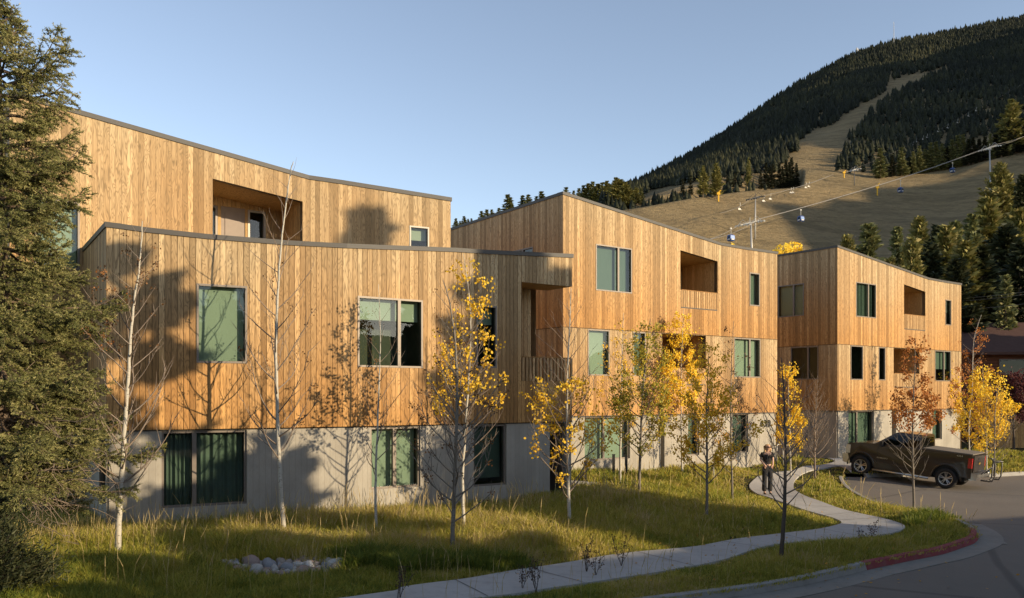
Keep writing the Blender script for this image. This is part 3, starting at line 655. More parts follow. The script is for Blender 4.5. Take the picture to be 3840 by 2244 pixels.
def trow(kind,s):
    yc=smooth1(TPX,yC,25); dc=smooth1(TPX,dC); ys=smooth1(TPX,yS,30); ds=smooth1(TPX,dS)
    if kind=='near':   # s 0..1 from foot of the hill to the crest of the grassy shoulder
        d=62+(dc-62)*s; zc=(HY-yc)*dc/F; z=-3.4+(zc+3.4)*(s**1.25*(1-.22*np.sin(s*math.pi)))
        # shoulder rounding
    else:
        zc=(HY-yc)*dc/F; zs=(HY-ys)*ds/F; d=dc+(ds-dc)*s
        e=np.clip(s,0,1); z=zc+(zs-zc)*(e**1.05)-np.where(TPX<3000,9*np.sin(np.clip(s/.10,0,1)*math.pi),0)
    X=(TPX-CX)*d/F; amp=np.clip((d-62)/250,0,1)*(1 if kind=='near' else np.clip(1-(s-.9)/.1,0,1) if s>.9 else 1)
    edge=np.clip((1-s)/.15,0,1) if kind=='near' else np.clip(s/.05,0,1)
    z=z+(hn(X,d,38,2.0)+hn(X,d,13,.75,2)+hn(X,d,90,2.6,1)+hn(X+d*.5,d,21,.9,4))*amp*edge
    return X,d,z
R=[]
ns=np.concatenate([np.linspace(0,.5,26),np.linspace(.5,1,60)[1:]]); 
for s in ns: R.append(trow('near',s))
for s in np.concatenate([np.linspace(0,.12,14)[1:],np.linspace(.12,1,70)[1:]]): R.append(trow('far',s))
X,Y,Z=R[-1]; R.append((X*1.25,Y*1.25,Z-160)); R.append((X*1.6,Y*1.6,Z*0-10))
nr,nc=len(R),len(TPX); V=np.stack([np.stack(r,1) for r in R]).reshape(-1,3); TV=V.reshape(nr,nc,3)
ii,jj=np.meshgrid(np.arange(nr-1),np.arange(nc-1),indexing='ij'); a=(ii*nc+jj).ravel(); quads=np.column_stack([a,a+1,a+nc+1,a+nc])
o=mesh_np('mountain',V,[quads],'hill_grass',smooth=True); o['kind']='structure'
# unseen ridge added at right, crest shaped to keep sun off the mountain
hy=np.array([-60,20,55,90,150,227,326,400,572,800,963,1040,1200,1500]); hh=np.array([60,170,262,275,266,267,304,366,440,484,500,503,530,560])
ys_=np.linspace(-60,1500,60); xs_=np.array([0,.18,.4,.62,.8,1,1.4,2.2]); 
RV=[]
for y in ys_:
    h=np.interp(y,hy,hh)+6*math.sin(y/23)+4*math.sin(y/9.1); x0=max(140,.66*y+60); xr=760
    for s in xs_: 
        x=x0+(xr-x0)*s if s<=1 else xr+(s-1)*500; zz=-4+(h+4)*(s**1.3 if s<=1 else max(0,1-(s-1)*.8)); RV.append((x,y,zz))
n2_=len(xs_); ii,jj=np.meshgrid(np.arange(len(ys_)-1),np.arange(n2_-1),indexing='ij'); a=(ii*n2_+jj).ravel()
o=mesh_np('ridge',RV,[np.column_stack([a,a+1,a+n2_+1,a+n2_])],'hill_grass',smooth=True); o['kind']='structure'
def near_pt(px,s):   # world point on the near slope
    j=np.interp(px,TPX,np.arange(nc)); i=s*1.0
    k=np.searchsorted(ns,s); k=min(k,len(ns)-1); j0=int(j); fj=j-j0
    p=TV[k,j0]*(1-fj)+TV[k,min(j0+1,nc-1)]*fj; return Vector(map(float,p))
def terr_at(px,py):
    """first terrain point seen at this photograph pixel"""
    j=np.interp(px,TPX,np.arange(nc)); j0=int(j); fj=j-j0
    col=TV[:,j0]*(1-fj)+TV[:,min(j0+1,nc-1)]*fj; yy=HY-col[:,2]*F/col[:,1]
    for k in range(1,len(col)-2):
        if yy[k]<=py:
            t_=(yy[k-1]-py)/max(1e-6,yy[k-1]-yy[k]); t_=min(max(t_,0),1); p=col[k-1]*(1-t_)+col[k]*t_; return Vector(map(float,p))
    return Vector(map(float,col[-4]))
# ================= PLANT MATERIALS =================
def leafm(name,stops,trans=.35,rough=.6):
    t=NT(name); c=t.ramp(t.attr('rnd'),stops); d=t.n('ShaderNodeBsdfPrincipled'); t.l(c,d.inputs['Base Color']); d.inputs['Roughness'].default_value=rough; d.inputs['Specular IOR Level'].default_value=.25
    tl=t.n('ShaderNodeBsdfTranslucent'); t.l(t.mix(.0,c,c),tl.inputs[0]); mx=t.n('ShaderNodeMixShader'); mx.inputs[0].default_value=trans
    t.l(d.outputs[0],mx.inputs[1]); t.l(tl.outputs[0],mx.inputs[2]); t.l(mx.outputs[0],t.out.inputs[0]); M[name]=t.m
leafm('leaf_gold',[(0,(.64,.36,.02)),(.35,(.82,.50,.03)),(.7,(.90,.60,.06)),(.9,(.74,.54,.05)),(1,(.45,.20,.02))])
leafm('leaf_gold_bright',[(0,(.80,.48,.02)),(.4,(.90,.62,.04)),(.8,(.94,.70,.09)),(1,(.62,.50,.05))])
leafm('leaf_green_gold',[(0,(.22,.22,.03)),(.35,(.36,.34,.04)),(.6,(.48,.38,.05)),(.8,(.62,.36,.04)),(1,(.16,.17,.03))])
leafm('leaf_dead',[(0,(.06,.035,.018)),(.5,(.13,.065,.025)),(.8,(.22,.10,.03)),(1,(.42,.15,.04))],.15)
leafm('leaf_golden_brown',[(0,(.36,.16,.03)),(.4,(.52,.27,.04)),(.7,(.68,.38,.05)),(1,(.20,.10,.03))])
leafm('leaf_rust',[(0,(.30,.10,.03)),(.4,(.45,.17,.045)),(.7,(.58,.26,.06)),(1,(.22,.08,.03))])
leafm('leaf_plum',[(0,(.05,.015,.02)),(.5,(.10,.03,.035)),(1,(.20,.08,.06))])
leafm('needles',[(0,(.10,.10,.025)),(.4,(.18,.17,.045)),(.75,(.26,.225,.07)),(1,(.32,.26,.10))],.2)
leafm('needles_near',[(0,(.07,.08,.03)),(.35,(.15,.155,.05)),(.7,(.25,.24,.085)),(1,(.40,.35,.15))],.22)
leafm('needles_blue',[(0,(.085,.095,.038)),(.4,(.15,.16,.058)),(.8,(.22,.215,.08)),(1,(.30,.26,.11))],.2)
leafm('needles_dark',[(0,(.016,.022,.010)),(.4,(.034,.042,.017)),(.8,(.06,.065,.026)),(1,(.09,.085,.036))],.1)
leafm('needles_far',[(0,(.012,.014,.007)),(.5,(.022,.025,.011)),(1,(.06,.058,.024))],.05)  # dark needles; the shade of the mountain side is put into the colour
leafm('grass_blades',[(0,(.08,.12,.022)),(.22,(.16,.20,.03)),(.45,(.33,.32,.045)),(.68,(.48,.40,.075)),(.86,(.52,.41,.15)),(1,(.62,.48,.27))],.38)
def barkm(name,a,b,mark):
    t=NT(name); p=t.obj(); n=t.noise(t.scale(p,(6,6,9)),1,4,.6); n2=t.noise(t.scale(p,(14,14,60)),1,3,.6); n3=t.noise(t.scale(p,(3,3,2)),1,3)
    c=t.mix(n,a,b); c=t.mix(t.ramp(n2,[(.60,(0,0,0)),(.68,(1,1,1))]),c,mark); c=t.mix(t.ramp(n3,[(.62,(0,0,0)),(.75,(.8,.8,.8))]),c,mark)
    t.bsdf(c,.8,0,.2,bump=n2,bstr=.4,bdist=.01); M[name]=t.m
barkm('bark_aspen',(.50,.46,.39,1),(.38,.35,.29,1),(.12,.10,.08,1)); barkm('bark_grey',(.22,.19,.155,1),(.16,.135,.11,1),(.08,.065,.05,1))
barkm('bark_twig',(.27,.21,.165,1),(.18,.14,.11,1),(.15,.11,.08,1)); barkm('bark_conifer',(.17,.12,.085,1),(.11,.08,.055,1),(.05,.04,.03,1)); barkm('bark_dark',(.10,.08,.065,1),(.07,.055,.045,1),(.04,.03,.025,1))
def tubes_np(segs,n=4):
    """segs: rows (x0,y0,z0,r0,x1,y1,z1,r1) -> vertices and quads of separate tapered prisms"""
    S=np.array(segs); a=S[:,0:3]; b=S[:,4:7]; d=b-a; L=np.linalg.norm(d,axis=1,keepdims=True)+1e-9; d=d/L
    ref=np.where(np.abs(d[:,2:3])<.9,np.array([[0,0,1.]]),np.array([[1.,0,0]])); x=np.cross(d,ref); x/=np.linalg.norm(x,axis=1,keepdims=True)+1e-9; y=np.cross(d,x)
    V=[]
    for p,r in((a,S[:,3:4]),(b,S[:,7:8])):
        for k in range(n):
            an=2*math.pi*k/n; V.append(p+(x*math.cos(an)+y*math.sin(an))*r)
    V=np.stack(V,1); N=len(S); base=np.arange(N)[:,None]*2*n; Q=[]
    for k in range(n): Q.append(np.stack([base[:,0]+k,base[:,0]+(k+1)%n,base[:,0]+n+(k+1)%n,base[:,0]+n+k],1))
    return V.reshape(-1,3),np.concatenate(Q)
def leaves_np(P,size,rng,shape='round',droop=0.3):
    """leaf-sized faces with random facing; round leaves are hexagons"""
    P=np.asarray(P); N=len(P); nrm=rng.normal(size=(N,3)); nrm[:,2]*=.6; nrm/=np.linalg.norm(nrm,axis=1,keepdims=True)
    x=np.cross(nrm,rng.normal(size=(N,3))); x/=np.linalg.norm(x,axis=1,keepdims=True); y=np.cross(nrm,x); s=size*rng.uniform(.65,1.2,(N,1))
    if shape=='round': A=[(0,-.5),(.42,-.25),(.46,.2),(0,.55),(-.46,.2),(-.42,-.25)]
    else: A=[(0,-.5),(.3,0),(0,.6),(-.3,0)]
    V=np.stack([P+x*s*u+y*s*v for u,v in A],1); n=len(A)
    f=np.arange(N*n).reshape(N,n); return V.reshape(-1,3),[f],n
def join_obj(name,parts,mats,parent,rnd=None):
    V=[];Fq={};off=0
    for v,fs in parts:
        V.append(v)
        for f in fs: Fq.setdefault(f.shape[1],[]).append(f+off)
        off+=len(v)
    return mesh_np(name,np.concatenate(V),[np.concatenate(x) for x in Fq.values()],mats,parent,attrs=rnd)
def aspen(name,pts,d,label,cat='tree',leaf='leaf_gold',nleaf=400,lz=(.2,1.0),bark='bark_aspen',r0=.055,spread=1.0,nb=30,first=.14,seed=1,lsize=.055,group='young aspens planted along the front lawn',up=.75,twigs=4,dy=0.0,blen=.30,lean=0,density_pow=1.0,fork=True,side=None):
    rng=np.random.default_rng(seed); rr=random.Random(seed); r0*=.85; nleaf=int(nleaf*1.9); lsize*=.86; nb=int(nb*1.2); twigs=twigs*1.5
    s_=1.5238
    base=at(pts[0][0]*s_,pts[0][1]*s_) if d is None else PX(pts[0][0]*s_,pts[0][1]*s_,d)
    if d is None: d=base.y
    base.z=g1(base.x,base.y)-.03
    tr=[]
    for i,(px,py) in enumerate(pts):
        p=PX(px*s_,py*s_,d) if i else base.copy(); p.y=d+dy*i/len(pts)+(rr.uniform(-.05,.05) if i else 0); p.x*=p.y/d; tr.append(p)
    tr=[p-base for p in tr]
    # smooth trunk
    TR=[];n=7
    for i in range(len(tr)-1):
        a=tr[max(i-1,0)];b=tr[i];c=tr[i+1];e=tr[min(i+2,len(tr)-1)]
        for k in range(n):
            s=k/n; TR.append(.5*((2*b)+(c-a)*s+(2*a-5*b+4*c-e)*s*s+(3*b-a-3*c+e)*s**3))
    TR.append(tr[-1]); H=TR[-1].z
    for i in range(2,len(TR)): TR[i]=TR[i]+Vector((rr.uniform(-1,1),rr.uniform(-1,1),0))*.006
    T=empty(name,base,label,cat,group)
    mb=MB(); rad=[r0*(1-.86*(i/(len(TR)-1))**.8)+(.02*max(0,1-i*1.2)) for i in range(len(TR))]
    mb.tube(TR,rad,9)
    segs=[]; lp=[]; 
    def tp(f):
        z=f*H
        for i in range(len(TR)-1):
            if TR[i+1].z>=z: t_=(z-TR[i].z)/max(1e-6,TR[i+1].z-TR[i].z); return TR[i].lerp(TR[i+1],t_),rad[i]
        return TR[-1],rad[-1]
    az=rr.uniform(0,6.28)
    def shoot(p,dirv,L,r,lev):
        nseg=max(3,int(L/.13)); q=p.copy(); dv=dirv.normalized(); 
        for k in range(nseg):
            t_=k/nseg; dv=(dv+Vector((rr.gauss(0,.09),rr.gauss(0,.09),rr.gauss(0,.06)))+Vector((0,0,.10*up))).normalized()
            q2=q+dv*L/nseg; ra=r*(1-t_*.8); rb=r*(1-(k+1)/nseg*.8); segs.append((*q,ra,*q2,max(rb,.0014)))
            hz=q2.z/H
            if lev>0 or t_>.45: lp.append((q2.x,q2.y,q2.z,(.5 if lev==0 else 1)*(0 if hz<lz[0] or hz>lz[1] else 1)))
            if lev==0 and t_>.18 and rr.random()<.28*twigs/4*nseg/max(nseg,6)*1.6:
                a=rr.uniform(0,6.28); sd=Vector((math.cos(a),math.sin(a),rr.uniform(.1,.8))); shoot(q2,(dv*1.1+sd*.9),L*rr.uniform(.18,.42)*(1-t_*.4),r*.45,1)
            elif lev==1 and rr.random()<.22 and L>.3:
                a=rr.uniform(0,6.28); sd=Vector((math.cos(a),math.sin(a),rr.uniform(.0,.7))); shoot(q2,(dv+sd),L*.4,r*.5,2)
            q=q2
    for i in range(nb):
        f=first+(1-first-.03)*(i+rr.random()*.7)/nb; p,r=tp(f); az+=2.4+rr.uniform(-.4,.4)
        h=(f-first)/(1-first); L=H*blen*spread*(1-.80*h**1.1)*rr.uniform(.7,1.15)*(1 if h>.06 else .75)
        el=math.radians(rr.uniform(22,42)+14*h)
        sx=1.0
        if side and rr.random()<.5: az=side+rr.uniform(-.8,.8)
        dv=Vector((math.cos(az)*math.cos(el),math.sin(az)*math.cos(el)*.9,math.sin(el))); shoot(p,dv,L,min(r*.5,.007+.009*L),0)
    v,q=tubes_np(segs,4)
    tk=mb.build('trunk',bark,T,smooth=True)
    mesh_np('branches',v,[q],('bark_twig' if bark!='bark_grey' else bark),T)
    if nleaf:
        A=np.array(lp); w=A[:,3]**density_pow; w=w/w.sum(); # cluster the leaves
        nc_=max(6,nleaf//9); c=A[rng.choice(len(A),nc_,p=w),:3]; ci=rng.integers(0,nc_,nleaf); P=c[ci]+rng.normal(size=(nleaf,3))*np.array([.07,.07,.06])*(lsize/.055)
        v,fs,n=leaves_np(P,lsize,rng); cr=rng.uniform(0,1,nc_)*.5; rv=np.repeat(np.clip(cr[ci]+rng.uniform(0,.5,nleaf),0,1),n)
        mesh_np('leaves',v,fs,leaf,T,attrs={'rnd':rv})
    return T
# ---------- conifers ----------
def conifer_mesh(kind,seed,H=12.0,R=2.3,whorls=34,per=8,tw=7,lw=.16,droop=.25,bare=.08,gap=.0,leafn=2,pw=.85):
    """needle sprays as small leaf faces along drooping boughs; returns (trunk mesh, crown mesh)"""
    rng=np.random.default_rng(seed); rr=random.Random(seed); P=[];D=[];S=[];segs=[]
    for i in range(whorls):
        f=bare+(1-bare)*(i+rr.random()*.6)/whorls; z=f*H; h=(f-bare)/(1-bare); r=R*(1-h)**pw*(.55+.45*min(1,h*6+.35))+.10
        n=max(4,int(per*(1-.45*h)))
        for k in range(n):
            if rr.random()<gap: continue
            az=rr.uniform(0,6.283); L=r*rr.uniform(.62,1.12)*(1+.22*math.sin(az*2+seed+f*9)); el=-droop+ .75*h+rr.uniform(-.12,.12)
            dv=np.array([math.cos(az)*math.cos(el),math.sin(az)*math.cos(el),math.sin(el)])
            tip=np.array([0,0,z])+dv*L; segs.append((0,0,z,.012+.012*L,*tip,.006))
            m=max(3,int(tw*L/R)+2)
            for j in range(m):
                t_=.22+.82*(j+rr.random()*.7)/m; p=np.array([0,0,z])+dv*L*t_; p[2]+= .10*L*t_*t_-.02
                w=(1-t_)*.38*L+.12
                for sgn in(-1,1):
                    sd=np.array([-math.sin(az),math.cos(az),0])*sgn; q=p+sd*w*rr.uniform(.2,1)+rng.normal(size=3)*.05
                    for _ in range(leafn):
                        o=(dv*.75+sd*rr.uniform(.2,.9)+np.array([0,0,rr.uniform(-.35,.25)])); o/=np.linalg.norm(o)
                        P.append(q+rng.normal(size=3)*.07); D.append(o); S.append(lw*rr.uniform(.7,1.5))
    P=np.array(P);D=np.array(D);S=np.array(S)[:,None]; N=len(P); up=rng.normal(size=(N,3))*1.3+np.array([0,0,.35]); x=np.cross(D,up); x/=np.linalg.norm(x,axis=1,keepdims=True)
    V=np.stack([P-D*S*.7,P+x*S*.42+D*S*.1,P+D*S*1.15,P-x*S*.42+D*S*.1],1).reshape(-1,3); f=np.arange(N*4).reshape(N,4)
    rv=np.repeat(rng.uniform(0,1,N),4)
    o=mesh_np('crown',V,[f],kind,attrs={'rnd':rv}); cm=o.data; bpy.data.objects.remove(o)
    mb=MB(); mb.tube([(0,0,-.4),(0,0,H*.4),(0,0,H*.97)],[.018*H,.012*H,.01],7); 
    v,q=tubes_np(segs,3); o=mb.build('trunk','bark_conifer'); tm=o.data; bpy.data.objects.remove(o)
    o=mesh_np('boughs',v,[q],'bark_conifer'); bm_=o.data; bpy.data.objects.remove(o)
    return tm,cm,bm_
def place_conifer(ms,loc,H,label,group,name='conifer',sx=1.0,rz=0.0,H0=12.0,cat='conifer',boughs=True):
    T=empty(name,loc,label,cat,group,rz); k=H/H0; T.scale=(k*sx,k*sx,k)
    for nm,me in (('trunk',ms[0]),('crown',ms[1]))+((('boughs',ms[2]),) if boughs else ()):
        o=bpy.data.objects.new(nm,me); C.objects.link(o); o.parent=T
    return T
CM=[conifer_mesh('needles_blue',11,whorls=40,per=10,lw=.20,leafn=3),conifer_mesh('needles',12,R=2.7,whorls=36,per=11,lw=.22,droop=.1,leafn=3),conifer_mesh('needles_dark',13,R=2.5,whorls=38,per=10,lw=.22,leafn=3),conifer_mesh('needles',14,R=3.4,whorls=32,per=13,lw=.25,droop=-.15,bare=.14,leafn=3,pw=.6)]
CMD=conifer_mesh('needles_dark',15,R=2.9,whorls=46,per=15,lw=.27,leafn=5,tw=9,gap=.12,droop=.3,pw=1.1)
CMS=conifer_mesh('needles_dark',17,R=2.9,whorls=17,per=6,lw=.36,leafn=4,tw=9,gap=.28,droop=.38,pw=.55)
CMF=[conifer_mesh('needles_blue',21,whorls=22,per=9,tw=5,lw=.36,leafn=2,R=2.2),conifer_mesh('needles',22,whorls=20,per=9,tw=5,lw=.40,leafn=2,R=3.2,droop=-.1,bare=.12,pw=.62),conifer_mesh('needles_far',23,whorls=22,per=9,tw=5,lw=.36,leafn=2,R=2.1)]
# ================= FOREGROUND AND LAWN TREES (photo pixels at 2520 wide) =================
A=aspen
A('aspen_tree',[(290,1372),(293,1270),(302,1130),(312,980),(320,850),(330,745),(345,640),(350,545)],None,'pale aspen left of the curtained window, thick trunk, few dark dead leaves at its top',leaf='leaf_dead',nleaf=330,lz=(.62,1),r0=.072,nb=36,first=.16,seed=3,lsize=.04,spread=1.05,blen=.26,density_pow=2)
A('aspen_tree',[(700,1322),(690,1180),(682,1000),(679,850),(684,720),(692,600),(712,440),(722,400)],None,'tall bare aspen whose forked top rises above the low roof edge',leaf='leaf_dead',nleaf=110,lz=(.2,.75),r0=.062,nb=30,first=.2,seed=5,lsize=.04,blen=.23,spread=1.0)
A('aspen_tree',[(927,1320),(924,1200),(929,1060),(933,940),(936,830),(931,700)],None,'thin bare aspen in front of the wide two part upper window',leaf='leaf_dead',nleaf=45,r0=.04,nb=20,first=.22,seed=7,lsize=.035,blen=.27)
A('aspen_tree',[(1112,1365),(1117,1230),(1123,1080),(1125,950),(1120,840),(1105,740),(1090,690)],None,'grey trunk aspen with small dark dead leaves, in front of the twin one',leaf='leaf_dead',nleaf=620,lz=(.15,1),bark='bark_grey',r0=.06,nb=40,first=.12,seed=9,lsize=.038,blen=.32)
A('aspen_tree',[(1143,1312),(1138,1180),(1146,1050),(1155,900),(1158,780),(1150,690),(1140,625)],None,'aspen with large golden leaves only on the upper half, before the dark shaded wall',leaf='leaf_gold',nleaf=900,lz=(.42,1),r0=.048,nb=44,first=.24,seed=10,lsize=.064,blen=.27,density_pow=1.0)
A('aspen_tree',[(1402,1298),(1398,1190),(1396,1060),(1396,930),(1402,800),(1405,710)],None,'white trunk aspen with loose golden leaves on its lower branches',leaf='leaf_gold',nleaf=900,lz=(.10,.62),r0=.058,nb=42,first=.12,seed=12,lsize=.062,blen=.34)
A('aspen_tree',[(1526,1192),(1527,1080),(1529,950),(1531,860),(1534,770)],None,'white trunk aspen with small gold brown leaves before the low twin window',leaf='leaf_gold',nleaf=700,lz=(.3,.95),r0=.055,nb=34,first=.2,seed=14,lsize=.055,blen=.30)
A('aspen_tree',[(1573,1225),(1576,1100),(1583,950),(1592,860),(1600,785)],None,'dark trunk aspen with thick olive green leaves',leaf='leaf_green_gold',nleaf=2300,lz=(.22,1),bark='bark_grey',r0=.06,nb=40,first=.2,seed=16,lsize=.062,blen=.30)
A('aspen_tree',[(1679,1160),(1677,1080),(1676,960),(1678,860),(1682,765)],None,'brightest golden aspen in front of the middle lower balcony',leaf='leaf_gold_bright',nleaf=2300,lz=(.32,1),r0=.05,nb=36,first=.25,seed=18,lsize=.07,blen=.26)
A('aspen_tree',[(1739,1280),(1740,1150),(1739,1020),(1742,930),(1746,850)],None,'aspen with brownish gold leaves right of the brightest golden one',leaf='leaf_gold',nleaf=2100,lz=(.30,1),bark='bark_grey',r0=.05,nb=38,first=.2,seed=20,lsize=.058,blen=.32)
A('aspen_tree',[(1803,1240),(1800,1130),(1798,1000),(1801,880),(1805,790)],None,'slim dark aspen with sparse leaves, left of the house number',leaf='leaf_dead',nleaf=380,lz=(.15,1),bark='bark_grey',r0=.042,nb=32,first=.15,seed=22,lsize=.05,blen=.28)
A('aspen_tree',[(1612,1152),(1614,1080),(1618,1000),(1622,940)],None,'short thin white aspen close to the middle wall, left of the dark doorway',leaf='leaf_golden_brown',nleaf=300,r0=.03,nb=18,seed=24,blen=.3)
A('aspen_tree',[(1757,1180),(1754,1100),(1752,1010),(1755,930)],None,'short thin white aspen close to the wall, behind the brownish gold one',leaf='leaf_golden_brown',nleaf=350,r0=.03,nb=18,seed=26,blen=.3)
A('bare_tree',[(1922,1378),(1929,1270),(1933,1150),(1931,1040),(1928,950),(1922,880)],None,'large leafless dark tree on the verge by the kerb, in front of the woman',nleaf=0,bark='bark_dark',r0=.06,nb=32,first=.24,seed=28,blen=.38,spread=1.0,group=None,twigs=5)
A('aspen_tree',[(1946,1134),(1944,1060),(1940,980),(1942,890)],34.5,'green and yellow aspen behind the woman, beside the bare bushy tree',leaf='leaf_gold_bright',nleaf=1300,lz=(.1,1),r0=.045,nb=30,first=.2,seed=30,lsize=.075,blen=.22)
A('bare_tree',[(2006,1178),(2005,1120),(2006,1060),(2010,990),(2012,925)],None,'leafless bushy tree with many pale upright branches between the middle and far buildings',nleaf=0,bark='bark_twig',r0=.055,nb=44,first=.16,seed=32,blen=.42,up=1.2,group=None,twigs=6)
A('ash_tree',[(2249,1256),(2247,1150),(2246,1040),(2250,930),(2253,835)],None,'rust leaved tree standing on the verge in front of the pickup truck',leaf='leaf_rust',nleaf=1500,lz=(.48,1),bark='bark_grey',r0=.05,nb=42,first=.16,seed=34,lsize=.065,blen=.25,group=None)
A('aspen_tree',[(2190,1112),(2191,1040),(2193,960),(2196,880),(2202,820)],None,'nearly dead aspen with dark leaves above the pickup truck cab',leaf='leaf_dead',nleaf=600,r0=.045,nb=34,seed=36,lsize=.07,blen=.2,first=.1)
A('aspen_tree',[(2166,1112),(2168,1040),(2170,980),(2172,930)],None,'thin leafless aspen left of the nearly dead one, behind the truck',nleaf=0,r0=.03,nb=24,seed=37,blen=.3,first=.1)
A('aspen_tree',[(2337,1108),(2335,1040),(2330,960),(2326,880)],None,'golden aspen in front of the right end of the far building',leaf='leaf_gold_bright',nleaf=1500,lz=(.15,1),r0=.045,nb=32,first=.15,seed=38,lsize=.085,blen=.28)
A('aspen_tree',[(2388,1112),(2384,1060),(2392,960),(2394,880),(2398,830),(2415,775)],40,'tall bent aspen with pink brown leaves right of the far building',leaf='leaf_rust',nleaf=900,lz=(.2,1),r0=.05,nb=38,first=.12,seed=40,lsize=.075,blen=.24,side=.2)
A('aspen_tree',[(2428,1118),(2427,1040),(2422,970),(2418,905)],38,'broad golden aspen right of the tall bent one',leaf='leaf_gold_bright',nleaf=2400,lz=(.12,1),r0=.05,nb=40,first=.12,seed=42,lsize=.085,blen=.40,spread=1.1)
A('bare_tree',[(2447,1128),(2448,1060),(2450,1000),(2458,950)],37,'small dark leafless tree in front of the wooden fence',nleaf=0,bark='bark_grey',r0=.045,nb=30,first=.12,seed=44,blen=.45,group=None,up=1.1)
# plum with purple leaves in front of the brown house
A('plum_tree',[(2495,1100),(2494,1040),(2490,980),(2488,920)],47,'dark purple leaved tree behind the fence by the brown house',leaf='leaf_plum',nleaf=3200,lz=(.2,1),bark='bark_dark',r0=.09,nb=40,first=.25,seed=46,lsize=.12,blen=.55,group=None)
# yellow trees glimpsed over the roofs
def bush_tree(px,py,d,H,w,n,label,leaf='leaf_gold_bright',seed=1,ls=.35):
    rng=np.random.default_rng(seed); b=PX(px*1.5238,py*1.5238,d); gz=b.z-H*.96
    T=empty('cottonwood_tree',(b.x,b.y,gz),label,'tree'); mb=MB(); mb.tube([(0,0,-.5),(0,0,H*.45),(.1,0,H*.8)],[.25,.18,.05],7); segs=[]
    cs=[]
    for i in range(26):
        a=rng.uniform(0,6.28); r=w*.40*math.sqrt(rng.uniform()); h=H*rng.uniform(.45,.9)*(1-.25*(r/(w*.42))**2); c=(r*math.cos(a),r*math.sin(a),h); cs.append(c); segs.append((0,0,h*.5,.06,*c,.02))
    v,q=tubes_np(segs,4); mb.build('trunk','bark_grey',T,smooth=True); mesh_np('branches',v,[q],'bark_grey',T)
    cs=np.array(cs); ci=rng.integers(0,len(cs),n); u=rng.normal(size=(n,3)); u/=np.linalg.norm(u,axis=1,keepdims=True); P=cs[ci]+u*rng.uniform(.55,1,(n,1))**.5*np.array([w*.17,w*.17,w*.16])
    v,fs,k=leaves_np(P,ls,rng,'diamond'); mesh_np('leaves',v,fs,leaf,T,attrs={'rnd':np.repeat(np.clip(.3+.3*rng.uniform(size=n)+.4*(ci%5)/5,0,1),k)})
bush_tree(1949,583,72,7.5,4.4,6500,'round golden tree showing above the roofs between middle and far buildings',seed=2,ls=.22)
bush_tree(1795,586,66,6.0,1.5,500,'small golden treetop just showing over the middle roof edge',seed=3,ls=.2)
bush_tree(1997,604,70,6.0,1.0,260,'tiny golden treetop right of the round golden tree',seed=4,ls=.2)
# ================= CONIFERS =================
rr=random.Random(77)
# behind the far building on the right: (D px, base py hidden, top py, depth, mesh)
RC=[(2138,552,74,0,1.1,'pale green spruce with drooping branches left of the bare tree, above the far roof'),(2085,582,70,1,.8,'small dark spruce top just above the corner of the far roof'),
(2208,560,80,0,.8,'small green spruce in the notch behind the far roof'),(2262,540,86,1,.95,'pointed green spruce above the middle of the far roof'),(2305,556,92,2,.9,'narrow dark spruce right of the pointed one'),
(2245,590,60,1,.8,'small spruce close behind the far roof, lit yellow green'),(2330,560,76,1,1.1,'broad lit spruce rising behind the right half of the far roof'),(2352,545,90,0,.95,'spruce just left of the tallest lit spruce'),
(2392,528,82,0,.9,'grey green spruce left of the tallest lit spruce'),(2432,492,84,1,1.15,'tallest sunlit spruce right of the far building'),(2462,408,150,3,1.1,'dark pine with a sunlit crown standing high on the slope at right'),
(2505,520,78,1,1.1,'green spruce cut by the right edge of the picture'),(2515,430,140,2,1.0,'dark spruce at the right edge behind the sunlit ones'),(2475,555,70,2,1.2,'dark spruce between the tallest lit spruce and the picture edge'),
(2290,600,66,2,1.1,'dark spruce low behind the far roof'),(2375,600,64,1,1.3,'broad green spruce low behind the right end of the far roof'),(2415,610,64,2,1.3,'dark broad spruce filling the gap right of the far roof'),
(2475,678,60,0,.8,'frosty blue spruce above the brown house roof'),(2445,590,72,2,1.2,'shaded spruce below the tallest lit one'),(2510,600,66,2,1.2,'shaded spruce low at the right edge'),(2190,640,66,1,.9,'spruce low behind the far building near its corner'),(2355,640,60,2,1.2,'dark low spruce just over the right roof end')]
for i,(px,py,d,k,sx,lab) in enumerate(RC):
    top=PX(px*1.5238,py*1.5238,d); X=top.x
    if d<100: gz=-3+max(0,(d-62))*.10
    else: gz=top.z-17
    place_conifer(CM[k],(X,d,gz),top.z-gz,lab,'spruces behind the far building',name='spruce_tree',sx=sx*(1.0 if top.z-gz>11 else 1.15),rz=rr.uniform(0,6.28))  # lit and shaded spruces get brighter and darker needle meshes
